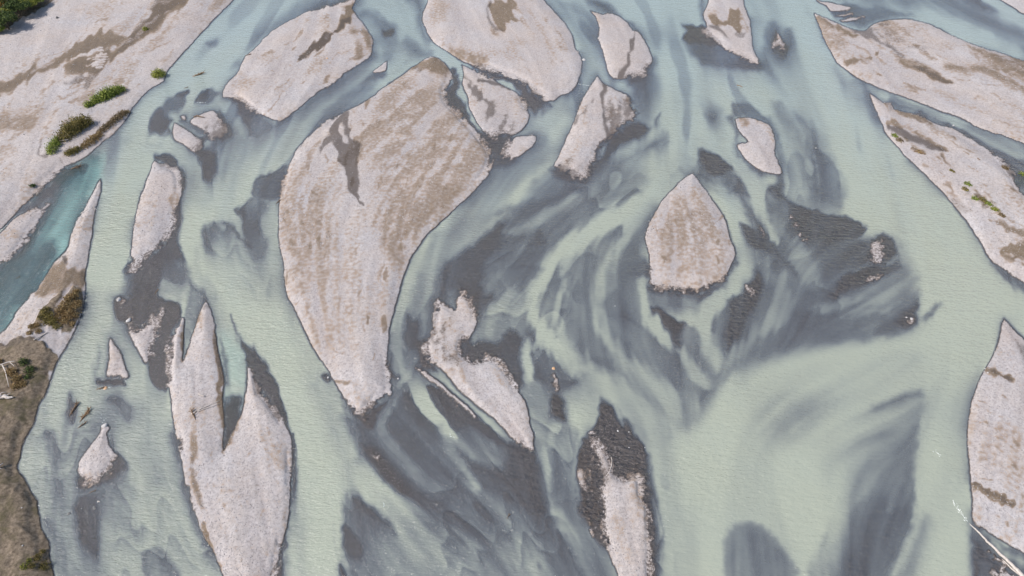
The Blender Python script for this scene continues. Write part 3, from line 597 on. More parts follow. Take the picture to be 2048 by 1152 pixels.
# ================================================================== markings of the dry land: silt, damp gullies, soil
#MARK_BEGIN
def Sp(v, pts, f=6, scale=30, thr=-.15, al=1.0): patchy(SILT, v, pts, f, scale, thr, al)
# general mottling with pale brown silt
m = sstep(-.1, 1.3, fbm(wx / 7, wy / 7 + 5, 4) * 1.7 + LIC2 * .3 + LIC1 * .25); SILT = np.maximum(SILT, m * .5)
area(SILT, .95, t(0,0,(0,530),(130,470),(270,410),(420,310),(560,235),(690,185),(720,220),(800,240),(750,300),(620,315),(450,360),(330,435),(200,500),(90,560),(0,595),(-300,700),(-300,620)), 4, None, 3)
area(SILT, 1, t(0,0,(975,-20),(1150,-20),(1050,120),(960,200),(850,270),(740,350),(620,440),(600,430),(670,370),(720,300),(770,270),(830,190),(920,90)), 4, None, 2)
area(DAMP, .55, t(0,0,(975,-20),(1130,-20),(1040,110),(950,190),(840,265),(730,350),(610,445),(560,500),(510,550),(600,430),(670,370),(760,280),(830,190),(920,90)), 4, None, 2)
area(DAMP, .35, t(0,0,(0,550),(270,420),(420,330),(600,260),(720,240),(780,250),(620,310),(450,350),(330,430),(200,490),(0,585)), 8, None, 4)
area(SILT, .95, t(0,0,(370,425),(430,385),(560,350),(700,310),(760,290),(700,370),(620,440),(520,450),(430,450)), 5, None, 3)
area(DAMP, .45, t(0,0,(400,420),(520,380),(680,330),(700,350),(620,430),(500,440)), 8, None, 4)
for k in range(9):
    y0 = 318 + k * 13; x0 = 545 + (k % 3) * 22; x1 = 665 - abs(k - 4) * 9
    for F in (SILT, DAMP): line(F, 0.0, t(0,0,(x0, y0 + 9),((x0+x1)/2, y0 + 4),(x1, y0)), [.7,1.0,.3], 1.3, .6)
line(SILT, 0.0, t(0,0,(430,372),(500,346),(600,327)), [.5,2,.5], 2, 1); line(DAMP, 0.0, t(0,0,(430,372),(500,346),(600,327)), [.5,2,.5], 2, 1)
patchy(SILT, .8, t(0,0,(480,660),(560,540),(760,380),(960,240),(1100,110),(1250,-20),(1370,-20),(1200,120),(1050,230),(880,340),(760,470),(740,560),(560,640)), 10, 30, .0)
patchy(SILT, .8, t(0,0,(-60,740),(100,700),(200,720),(230,760),(170,810),(0,830),(-60,830)), 6, 30, -.6)
patchy(SILT, .6, t(0,0,(700,190),(850,60),(960,20),(900,110),(820,190)), 8, 30, -.2)
line(DAMP, .6, t(0,0,(420,520),(500,495),(530,520),(510,550)), [3,5,3,2], 4, 3)
line(DAMP, .45, t(0,0,(215,665),(270,620),(340,595)), [1,1,.5], 2, .5)
line(DAMP, .6, t(0,0,(275,860),(255,930),(265,955),(300,958)), [1,1.5,3,4], 2, .5)
line(DAMP, .5, t(0,0,(370,960),(385,985),(420,1000)), [2,2,2], 2, .5)
line(SOIL, .9, t(0,0,(-20,195),(100,130),(200,75),(300,20),(340,-20)), [4,6,7,9,10], 4, 2)
area(SOIL, 1, t(0,0,(-700,-500),(420,-500),(330,-20),(250,50),(150,80),(60,150),(-40,220),(-700,500)), 4, None, 1)
# brown bank
area(SOIL, 1, t(0,1,(-600,940),(0,925),(60,935),(160,900),(240,895),(300,940),(345,1020),(310,1130),(300,1200))+t(0,2,(290,60),(240,200),(190,330),(150,510),(240,640),(280,800),(340,950),(380,1160),(460,2200),(-2400,2200),(-2400,0)), 6, None, 2)
patchy(SILT, 1, t(0,1,(215,600),(260,520),(370,420),(440,460),(510,480),(510,570),(420,620),(330,660),(240,640)), 6, 30, -.8)
patchy(SOIL, .9, t(0,1,(180,860),(250,750),(330,680),(400,620),(460,585),(490,640),(475,740),(420,845),(300,835),(230,870)), 4, 20, -.6)
line(DAMP, .9, t(0,1,(370,400),(390,415),(415,440)), [2,4,2], 3, 1)
area(DAMP, .6, t(0,1,(0,930),(160,905),(290,860),(300,880),(180,930),(0,960)), 6, None, 1)
# slanting oval bar
line(SILT, 1, t(1,0,(575,60),(560,120),(480,190),(380,270),(250,370)), [16,10,8,7,3], 4, 4)
line(DAMP, .75, t(1,0,(600,100),(560,140),(480,190),(400,250),(330,310),(250,370)), [4,4,6,7,6,3], 4, 5)
for k in range(16):
    q = k / 15; x0, y0 = 565 - 300 * q, 130 + 225 * q; L_ = 26 + 14 * ((k * 7) % 5) / 4
    line(DAMP, .8, t(1,0,(x0, y0), (x0 - L_, y0 + L_ * .12)), [3.2, .6], 1.5, .4); line(SILT, 1, t(1,0,(x0, y0), (x0 - L_, y0 + L_ * .12)), [3.4, .8], 1.5, .4)
line(DAMP, .3, t(1,0,(250,370),(180,420),(150,490)), [2,2,1], 3, 3)
patchy(SILT, .9, t(1,0,(500,220),(560,190),(660,170),(700,240),(660,320),(590,310),(640,220)), 7, 30, -.4)
patchy(SILT, .6, t(1,0,(120,540),(200,500),(320,400),(460,320),(440,400),(320,470),(220,540),(140,590)), 8, 30, -.2)
# top centre bar
area(SILT, .95, t(1,0,(1390,60),(1400,30),(1460,15),(1560,0))+t(2,0,(0,20),(40,30),(20,100),(80,130),(60,165),(0,160))+t(1,0,(1500,190),(1480,205),(1420,160)), 4, None, 5)
line(DAMP, .7, t(1,0,(1400,20),(1385,70),(1410,150),(1480,200)), [2,5,5,2], 4, 1)
patchy(SILT, .8, t(1,0,(1400,160),(1480,210),(1470,230),(1400,220)), 5, 30, -.5)
patchy(SILT, .85, t(1,0,(1120,280),(1220,290),(1330,340),(1400,380),(1300,390),(1200,345)), 6, 30, -.5)
patchy(SILT, .5, t(1,0,(1350,310),(1500,310),(1560,370),(1420,360)), 6, 30, -.1)
patchy(SILT, .5, t(2,0,(60,130),(180,90),(230,120),(220,220),(300,300),(260,370),(180,280)), 8, 30, 0)
patchy(SILT, .6, t(1,0,(1060,120),(1080,40),(1180,20),(1180,70),(1090,90)), 6, 30, -.3)
# upright bars
line(DAMP, .85, t(2,0,(740,180),(735,230),(710,300),(690,370),(660,430),(640,470)), [5,5,3,3,5,5], 3, 3)
line(DAMP, .85, t(2,0,(545,510),(540,600),(550,680),(560,760),(575,830)), [4,4,3,4,6], 4, 3)
patchy(DAMP, .75, t(2,0,(550,640),(600,600),(720,600),(750,700),(640,760),(570,840),(545,760)), 10, 12, .0)
line(DAMP, .7, t(2,0,(380,730),(430,680),(500,610)), [6,4,1], 5, 3)
patchy(DAMP, .6, t(2,0,(300,960),(420,1000),(420,1090),(300,1040),(250,1000)), 8, 10, .0)
# ringed patch
area(DAMP, .8, t(1,0,(1220,380),(1250,440),(1300,520),(1290,510),(1225,450)), 4, None, 1)
line(DAMP, .85, t(1,0,(1320,490),(1400,500),(1536,530)), [2,4,5], 3, 1)
line(DAMP, .8, t(1,0,(1260,510),(1310,560),(1380,630),(1420,680)), [4,7,5,6], 4, 3)
patchy(DAMP, .75, t(1,0,(1370,630),(1460,630),(1520,700),(1540,780),(1460,790),(1400,720)), 8, 10, -.1)
patchy(DAMP, .7, t(2,0,(-30,720),(20,760),(50,800),(0,812),(-60,800)), 6, 10, -.1)
# largest island
area(SILT, .95, t(1,0,(930,410),(1000,380),(1050,335),(1110,352),(1155,405),(1140,450),(1070,470),(980,440)), 7, None, 3)
line(DAMP, .5, t(1,0,(950,430),(1000,460),(1050,485)), [3,4,2], 4, 2)
line(SILT, .9, t(1,0,(700,560),(670,610),(655,670)), [3,9,3], 3, 1)
line(DAMP, .9, t(1,0,(530,660),(490,720),(465,780),(490,850),(540,930),(570,1020),(590,1100),(600,1160)), [7,7,7,10,13,10,9,6], 3, 2)
line(DAMP, .8, t(1,0,(465,830),(430,880),(390,950)), [8,5,1], 3, 2)
line(DAMP, .85, t(1,0,(540,690),(540,760),(560,840),(590,900)), [4,6,6,9], 4, 2)
line(DAMP, .9, t(1,0,(580,900),(600,1000),(625,1150)), [8,5,3], 3, 1)
line(DAMP, .9, t(1,1,(590,-30),(610,20),(640,60),(660,95)), [5,5,2,1.5], 2, 1)
line(SILT, .8, t(1,0,(600,850),(610,960),(600,1000)), [8,8,2], 4, 2)
line(SILT, .8, t(1,0,(650,820),(690,790),(720,770)), [6,6,2], 4, 2)
line(SILT, .7, t(1,0,(370,880),(300,1000),(250,1110)), [3,7,5], 5, 3)
patchy(SILT, .6, t(1,0,(780,600),(900,520),(1040,560),(1060,640),(960,700),(840,680)), 14, 30, .05)
patchy(SILT, .6, t(1,0,(700,880),(800,860),(880,960),(960,1100),(900,1160),(760,1000)), 14, 30, .05)
patchy(SILT, .75, t(1,0,(1160,690),(1280,740),(1400,880),(1380,960),(1300,900),(1180,750)), 10, 20, .05)
patchy(SILT, .9, t(1,1,(740,250),(770,100),(900,0),(1100,-80),(1260,0),(1100,130),(960,280),(900,420),(860,540),(825,430),(760,340)), 10, 30, -.25)
patchy(SILT, .7, t(1,1,(150,100),(300,0),(450,100),(500,280),(420,400),(320,340),(200,260)), 14, 22, .2)
patchy(SILT, .7, t(1,1,(350,580),(420,480),(460,480),(420,640),(400,760),(460,920),(420,960),(350,880),(380,720)), 8, 22, -.1)
patchy(SILT, .55, t(1,1,(180,350),(340,340),(420,480),(320,600),(200,500)), 14, 22, .25)
patchy(SILT, .5, t(1,1,(440,560),(760,500),(760,760),(640,800),(480,720)), 14, 16, .35)
for a in ((150,150),(150,230),(225,270)): line(SILT, 1, t(1,1,(a[0]-10,a[1]+8),(a[0]+12,a[1]-4)), [3,2], 2, 1)
line(SILT, .9, t(1,1,(480,950),(530,975)), [2,2], 2, 1); line(SILT, .9, t(1,1,(680,770),(675,810)), [2,1], 2, 1)
line(SILT, .9, t(1,1,(455,1125),(560,1150)), [3,5], 3, 1)
patchy(SILT, .75, t(1,0,(760,560),(900,470),(1060,470),(1150,600),(1300,780),(1400,920),(1330,1100),(1200,1160))+t(1,1,(1000,200),(860,420),(760,300),(800,100),(700,-60))+t(1,0,(700,900),(680,700)), 26, 30, -.15)
patchy(SILT, .68, t(1,1,(140,60),(330,-40),(460,60),(440,400),(460,700),(480,960),(380,960),(260,740),(180,560)), 24, 30, .0)
# almond island
patchy(SILT, .72, t(2,1,(870,130),(1000,0),(1150,10),(1230,120),(1290,300),(1250,480),(1080,560),(880,500),(850,300)), 20, 24, -.05)
patchy(SILT, .75, t(2,1,(960,100),(1060,40),(1120,100),(1100,300),(1120,460),(1040,480),(940,420),(900,250)), 14, 20, .1)
line(SILT, .8, t(2,1,(1250,145),(1215,180),(1185,215)), [3,2,1], 2, 1); line(SILT, .8, t(2,1,(950,355),(1020,405)), [3,1.5], 2, 1)
patchy(SILT, .5, t(2,1,(860,400),(1250,300),(1260,520),(900,540)), 14, 12, .3)
# ragged island
patchy(DAMP, .7, t(1,1,(1050,860),(1150,740),(1180,740),(1160,900),(1240,1000),(1140,1040),(1060,960)), 10, 10, .1)
patchy(DAMP, .55, t(1,1,(1060,800),(1090,640),(1120,660),(1090,800)), 8, 10, .1)
# bottom bar
patchy(SILT, .6, t(2,2,(400,400),(480,500),(520,620),(540,900),(480,900),(420,700),(390,560)), 10, 30, -.4)
patchy(DAMP, .5, t(2,2,(530,440),(600,430),(640,540),(700,560),(620,600),(550,580)), 8, 10, 0)
# upper right bars
area(SILT, 1, t(3,0,(285,110),(330,110),(450,160),(540,215),(560,235),(470,230),(430,190),(340,150)), 4, None, 3)
patchy(SILT, .75, t(3,0,(300,120),(440,190),(480,250),(420,360),(360,280),(320,190)), 8, 20, -.1)
area(SILT, .95, t(3,0,(450,365),(560,355),(620,340),(660,310),(670,350),(560,375),(460,388)), 3, None, 2)
area(DAMP, .75, t(3,0,(500,170),(600,160),(640,200),(690,260),(760,310),(820,350),(760,330),(660,280),(560,225)), 4, None, 2)
line(SILT, .95, t(3,0,(800,375),(900,410),(1000,470),(1090,520)), [6,9,9,2], 4, 2)
line(DAMP, .6, t(3,0,(870,400),(960,440),(1030,490),(1090,520)), [2,5,5,1], 3, 2)
patchy(SILT, .9, t(3,0,(1050,410),(1200,400),(1400,390),(1560,370),(1700,700),(1560,620),(1450,530),(1330,470),(1200,460)), 8, 30, -.6)
patchy(SILT, .9, t(3,0,(1180,260),(1400,325),(1560,370),(1560,480),(1400,410),(1250,340)), 6, 26, -.4)
area(DAMP, .4, t(3,0,(1250,290),(1560,375),(1600,500),(1480,440)), 10, None, 3)
patchy(SILT, .7, t(3,0,(640,150),(760,140),(900,190),(840,250),(700,200)), 8, 20, -.1)
for a, b in (((650,160),(690,165)),((640,190),(700,200)),((660,215),(720,225)),((690,240),(760,250)),((720,265),(780,275)),((760,300),(830,300)),((820,320),(870,330)),((880,370),(930,380)),((930,255),(990,265)),((1050,295),(1100,305)),((980,320),(1040,325))):
    line(DAMP, .55, t(3,0,a,b), [2.5,1], 2.5, 2)
patchy(SILT, .8, t(3,0,(760,530),(830,540),(880,570),(850,590)), 5, 20, -.5)
patchy(SILT, .6, t(3,0,(980,560),(1100,580),(1250,670),(1350,740),(1200,680),(1080,610)), 6, 20, -.2)
# right bar with plants
area(SILT, .9, t(3,0,(690,610),(740,605),(750,640),(830,650),(1030,745),(960,750),(880,730),(750,690)), 4, None, 3)
area(DAMP, .55, t(3,0,(690,615),(740,605),(755,650),(740,690),(725,640)), 3, None, 1)
area(DAMP, .6, t(3,0,(860,680),(1000,730),(1030,748),(930,735)), 4, None, 3)
area(SILT, .9, t(3,0,(690,750),(730,715),(850,760),(960,830),(1090,915),(1060,930),(960,890),(820,800),(720,765)), 4, None, 3)
line(DAMP, .9, t(3,0,(720,765),(800,805),(900,855),(1010,910),(1060,920)), [5,8,9,7,2], 4, 1)
line(DAMP, .55, t(3,0,(1030,945),(1070,985),(1100,1020)), [4,4,1], 3, 1)
line(SILT, .9, t(3,0,(1030,945),(1070,985),(1100,1020)), [5,5,2], 3, 1)
line(SILT, 1, t(3,0,(870,910),(930,930)), [3,4], 2, 1)
area(DAMP, .7, t(3,0,(1420,975),(1460,985),(1510,1080),(1540,1180),(1490,1100)), 4, None, 1)
patchy(SOIL, .6, t(3,1,(1150,0),(1270,20),(1400,150),(1300,120),(1200,60)), 8, 14, .1)
patchy(SOIL, .6, t(3,0,(730,790),(850,840),(830,880),(760,850)), 6, 14, -.2)
area(SILT, 1, t(3,1,(1375,380),(1440,345),(1536,320),(1700,330),(1700,440),(1536,440),(1420,425)), 4, None, 2)
line(SILT, .9, t(3,1,(1310,180),(1400,215),(1480,260),(1560,310)), [2,5,7,9], 4, 2)
patchy(DAMP, .45, t(3,1,(1100,60),(1250,120),(1240,140),(1120,90)), 4, 10, 0)
# lower right bank
area(DAMP, .6, t(3,1,(1440,800),(1490,870),(1560,930),(1600,1100),(1530,1030),(1480,920)), 7, None, 2)
line(SILT, 1, t(3,2,(1220,600),(1290,645),(1380,700),(1450,740)), [6,6,9,8], 3, 2)
line(DAMP, .6, t(3,2,(1225,590),(1300,640),(1450,745)), [3,3,3], 3, 2)
patchy(SILT, .6, t(3,2,(1340,250),(1480,260),(1560,400),(1400,360)), 10, 20, 0)
patchy(SILT, .5, t(3,2,(1230,230),(1400,330),(1560,560),(1560,650),(1350,520),(1240,400)), 12, 14, .15)
line(SILT, 1, t(3,1,(1300,1080),(1360,1100),(1460,1140)), [6,6,4], 4, 2); line(DAMP, .7, t(3,1,(1320,1085),(1380,1105),(1450,1150)), [2,4,4], 3, 1)
patchy(SILT, .5, t(3,1,(1370,900),(1440,940),(1460,1000),(1380,990)), 8, 14, 0)
# long lower left bar
patchy(SILT, .9, t(0,2,(1130,320),(1200,330),(1190,420),(1160,480),(1180,600),(1230,740),(1180,660),(1130,560)), 6, 22, -.3)
line(DAMP, .5, t(0,2,(1150,440),(1160,540),(1200,660),(1235,745)), [4,4,3,1], 4, 2)
patchy(SILT, .6, t(0,2,(1130,150),(1220,100),(1240,220),(1190,300),(1130,260)), 10, 14, .1)
line(SILT, .9, t(0,1,(1290,820),(1300,1000),(1330,1140)), [5,7,7], 4, 2); line(SILT, 1, t(0,2,(1320,0),(1345,200),(1350,380)), [6,5,2], 3, 1)
line(DAMP, .5, t(0,1,(1290,880),(1300,1000),(1325,1120)), [2,4,4], 3, 2)
line(SILT, 1, t(0,2,(1210,860),(1250,940),(1300,1060),(1330,1140)), [6,6,5,5], 4, 3)
line(DAMP, .6, t(0,1,(1210,705),(1235,690),(1255,700)), [4,4,3], 3, 1)
patchy(DAMP, .4, t(1,2,(0,560),(60,500),(40,700),(0,1152),(-100,1000)), 10, 10, .3)
patchy(DAMP, .8, t(0,1,(1500,1060),(1560,1100),(1560,1140))+t(1,2,(60,70),(150,190),(120,200),(40,90),(0,40)), 8, 10, -.2)
area(SILT, 1, t(0,2,(1340,60),(1470,60),(1440,190),(1345,410),(1335,300)), 5, None, 1)
area(SILT, 1, t(0,1,(1105,780),(1190,720),(1150,900),(1100,1020)), 5, None, 1)
# old flow lines left on the dry bars
def inside(x, y, poly):
    c = False; n = len(poly)
    for i in range(n):
        (ax, ay), (bx, by) = poly[i], poly[(i + 1) % n]
        if (ay > y) != (by > y) and x < ax + (y - ay) * (bx - ax) / (by - ay): c = not c
    return c
def flow_lines(n, poly, d, seed, F=None, v=.95, ln=(12, 40), wd=(1.2, 3.0)):
    rr = random.Random(seed); xs = [p[0] for p in poly]; ys = [p[1] for p in poly]; k = 0
    for _ in range(n * 12):
        x, y = rr.uniform(min(xs), max(xs)), rr.uniform(min(ys), max(ys))
        if not inside(x, y, poly): continue
        a = math.atan2(d[1], d[0]) + rr.gauss(0, .13); L_ = rr.uniform(*ln); ex, ey = math.cos(a) * L_, math.sin(a) * L_
        w_ = rr.uniform(*wd); bend = rr.gauss(0, .08) * L_
        line(SILT if F is None else F, v * rr.uniform(.6, 1), [(x - ex/2, y - ey/2), (x - ey*bend/L_, y + ex*bend/L_), (x + ex/2, y + ey/2)], [.5, w_, .5], 2.2, 1.2)
        k += 1
        if k >= n: break
flow_lines(46, t(3,0,(340,130),(760,130),(1100,230),(1560,390),(1560,820),(1000,620),(520,440)), (.92, .36), 3)
flow_lines(14, t(3,0,(640,150),(900,200),(1000,330),(760,300)), (.97, .16), 4, DAMP, .6)
flow_lines(34, t(3,0,(760,690),(1100,790),(1420,1000),(1480,1150),(1080,1150),(760,850)), (.86, .48), 5)
flow_lines(24, t(3,1,(1100,40),(1540,0),(1540,500),(1330,380)), (.88, .46), 6)
flow_lines(26, t(3,2,(1240,60),(1560,60),(1560,960),(1240,780)), (.84, .5), 7)
flow_lines(60, t(1,0,(300,850),(900,480),(1200,660),(1380,920),(1290,1150))+t(1,1,(860,500),(780,1000),(440,1000),(180,560),(150,60)), (-.25, 1), 8, None, .95, (8, 30))
flow_lines(26, t(1,1,(150,60),(420,0),(460,300),(300,520),(180,440)), (.75, .6), 9, None, .95, (8, 20))
flow_lines(30, t(1,0,(30,280),(500,50),(640,190),(660,330),(140,690),(0,600)), (-.8, .58), 10, None, .95, (10, 40))
flow_lines(36, t(0,0,(0,300),(700,60),(960,0),(1350,0),(800,600),(200,900),(0,900)), (-.82, .5), 11, None, .75, (18, 80), (1.2, 3.6))
flow_lines(24, t(1,0,(1060,20),(1536,0),(1536,440),(1140,290))+t(2,0,(0,440),(360,400),(330,200),(150,20)), (.6, .75), 12, None, .75)
flow_lines(22, t(2,1,(850,200),(1040,0),(1180,20),(1310,330),(1250,500),(870,500)), (.2, 1), 13, None, .95, (8, 24))
flow_lines(30, t(0,2,(1030,0),(1280,0),(1330,420),(1480,300))+t(1,2,(100,200),(180,500),(120,1100))+t(0,2,(1380,1100),(1100,500)), (.05, 1), 14, None, .6, (8, 24))
# short gravel bar left
patchy(SILT, .7, t(0,1,(1000,60),(1060,20),(1070,60),(1010,80)), 4, 14, -.4)
patchy(SILT, .4, t(0,1,(860,0),(950,0),(940,160),(830,260)), 8, 14, .1)
patchy(DAMP, .6, t(0,0,(930,960),(1040,985),(1060,1010),(980,1000)), 4, 14, -.3)
patchy(SILT, .55, t(0,0,(1370,490),(1430,440),(1500,500),(1420,530)), 6, 14, -.1)
patchy(SILT, .5, t(2,0,(470,70),(520,90),(540,130),(510,140)), 4, 14, -.3)
# spit at the top
area(SILT, 1, t(2,0,(1150,60),(1250,110),(1300,80),(1360,40),(1370,120),(1400,190),(1330,160),(1260,170),(1180,130)), 4, None, 4)
area(DAMP, .8, t(2,0,(1165,150),(1230,160),(1290,205),(1340,250),(1270,215),(1180,180)), 4, None, 1)
line(DAMP, .6, t(2,0,(1345,205),(1375,210),(1390,190)), [4,5,3], 3, 2)
patchy(SILT, .8, t(2,0,(1350,705),(1430,710),(1430,740),(1400,770)), 4, 12, -.4)
# damp bars left of centre
patchy(DAMP, .7, t(0,0,(1160,900),(1190,840),(1225,860),(1200,905)), 5, 10, -.3)
patchy(DAMP, .7, t(0,0,(1220,770),(1300,730),(1350,760),(1360,800),(1270,830)), 5, 10, -.1)
#MARK_END

# ================================================================== height of the ground
fine = vnoise(wx / .45, wy / .45) * .5 + vnoise(wx / .9 + 31, wy / .9) * .7
dist_m = LAND * MPP
grain = vnoise(wx / 1.5 + 3, wy / 1.5) * .55 + vnoise(wx / .6, wy / .6 + 50) * .7 + vnoise(wx / .3 + 9, wy / .3 + 50) * .7
dist_m = dist_m + (grain * (.035 + .965 * RAG) * .62 + RAG * LIC1 * .2) * np.exp(-(dist_m / 1.6) ** 2)
slope = .42 * (1 - .82 * RAG); slope_out = (1.8 + 4.0 * sstep(-.3, .7, fbm(wx / 9 + 77, wy / 9, 2) * 1.5)) * (1 - .9 * RAG)
h_in = RISE * (1 - np.exp(-np.maximum(dist_m, 0) * slope / RISE * 1.0))
h = np.where(dist_m > 0, h_in, dist_m * slope_out)
h = np.maximum(h, -(DEPTH ** 1.4 * 1.15 + .01))
und = fbm(wx / 14, wy / 14, 3) * .12 + fine * .015 + LIC2 * .03 + LIC1 * .012 + S5 * .02
h = np.where(h > 0, h + und * sstep(.03, .3, h) - DAMP * .05 * sstep(.1, .4, h), h + fine * .004)
rough = 1 - 2 * np.abs(fbm(wx / 3.6, wy / 4.4, 3)) ** .6 + .5 * fbm(wx / .9, wy / .9, 2)
h = h + SOIL * sstep(.15, .6, h) * (.25 + rough * .17)
OWNER = np.where(LAND > -7, OWNER, -1)
WATER_DEPTH = np.maximum(-h, 0).astype(np.float32)

nrm = None
def normals(P):
    dx = np.zeros_like(P); dy = np.zeros_like(P)
    dx[:, 1:-1] = P[:, 2:] - P[:, :-2]; dx[:, 0] = P[:, 1] - P[:, 0]; dx[:, -1] = P[:, -1] - P[:, -2]
    dy[1:-1] = P[:-2] - P[2:]; dy[0] = P[0] - P[1]; dy[-1] = P[-2] - P[-1]
    n = np.cross(dx, dy); return n / np.linalg.norm(n, axis=2, keepdims=True)
PTS = np.stack([wx, wy, h.astype(np.float32)], 2)
NRM = normals(PTS)

def grid_mesh(name, quads, points, attrs, norm=None):
    """one mesh from some cells of the survey grid"""
    idx = np.arange(NX * NY).reshape(NY, NX)
    jj, ii = np.nonzero(quads)
    q = np.stack([idx[jj + 1, ii], idx[jj + 1, ii + 1], idx[jj, ii + 1], idx[jj, ii]], 1)
    used = np.unique(q); remap = np.zeros(NX * NY, np.int32); remap[used] = np.arange(len(used)); q = remap[q]
    me = bpy.data.meshes.new(name)
    me.vertices.add(len(used)); me.vertices.foreach_set('co', points.reshape(-1, 3)[used].astype(np.float32).ravel())
    me.loops.add(q.size); me.loops.foreach_set('vertex_index', q.ravel().astype(np.int32))
    me.polygons.add(len(q)); me.polygons.foreach_set('loop_start', np.arange(0, q.size, 4, dtype=np.int32))
    me.polygons.foreach_set('loop_total', np.full(len(q), 4, np.int32))
    me.update()
    me.shade_smooth()
    for k, a in attrs.items():
        at_ = me.attributes.new(k, 'FLOAT', 'POINT'); at_.data.foreach_set('value', a.reshape(-1)[used].astype(np.float32))
    if norm is not None: me.normals_split_custom_set_from_vertices(norm.reshape(-1, 3)[used].tolist())
    me.validate(); return me

# ------------------------------------------------------------------ materials
def mat(name):
    m = bpy.data.materials.new(name); m.use_nodes = True; nt = m.node_tree
    for n in list(nt.nodes): nt.nodes.remove(n)
    return m, nt
class NT:
    def __init__(s, nt): s.nt = nt
    def n(s, typ, **kw):
        x = s.nt.nodes.new(typ)
        for k, v in kw.items(): setattr(x, k, v)
        return x
    def l(s, a, b): s.nt.links.new(a, b)
    def val(s, sock, v):
        if hasattr(v, 'is_output'): s.l(v, sock)
        else: sock.default_value = v
    def noise(s, vec, scale, detail=2, rough=.5):
        x = s.n('ShaderNodeTexNoise'); s.l(vec, x.inputs['Vector']); x.inputs['Scale'].default_value = scale
        x.inputs['Detail'].default_value = detail; x.inputs['Roughness'].default_value = rough; return x.outputs['Fac']
    def mp(s, v, a, b, c=0.0, d=1.0, smooth=False):
        x = s.n('ShaderNodeMapRange'); x.interpolation_type = 'SMOOTHSTEP' if smooth else 'LINEAR'
        s.val(x.inputs[0], v)
        for i, q in zip((1, 2, 3, 4), (a, b, c, d)): s.val(x.inputs[i], q)
        return x.outputs[0]
    def m(s, op, a, b=0.0, clamp=False):
        x = s.n('ShaderNodeMath', operation=op); x.use_clamp = clamp; s.val(x.inputs[0], a); s.val(x.inputs[1], b); return x.outputs[0]
    def mix(s, f, a, b, mode='MIX'):
        x = s.n('ShaderNodeMix', data_type='RGBA', blend_type=mode); s.val(x.inputs['Factor'], f)
        for k, q in ((6, a), (7, b)):
            if isinstance(q, tuple): q = (*q, 1) if len(q) == 3 else q
            s.val(x.inputs[k], q)
        return x.outputs[2]
    def attr(s, nm):
        x = s.n('ShaderNodeAttribute'); x.attribute_name = nm; return x.outputs['Fac']

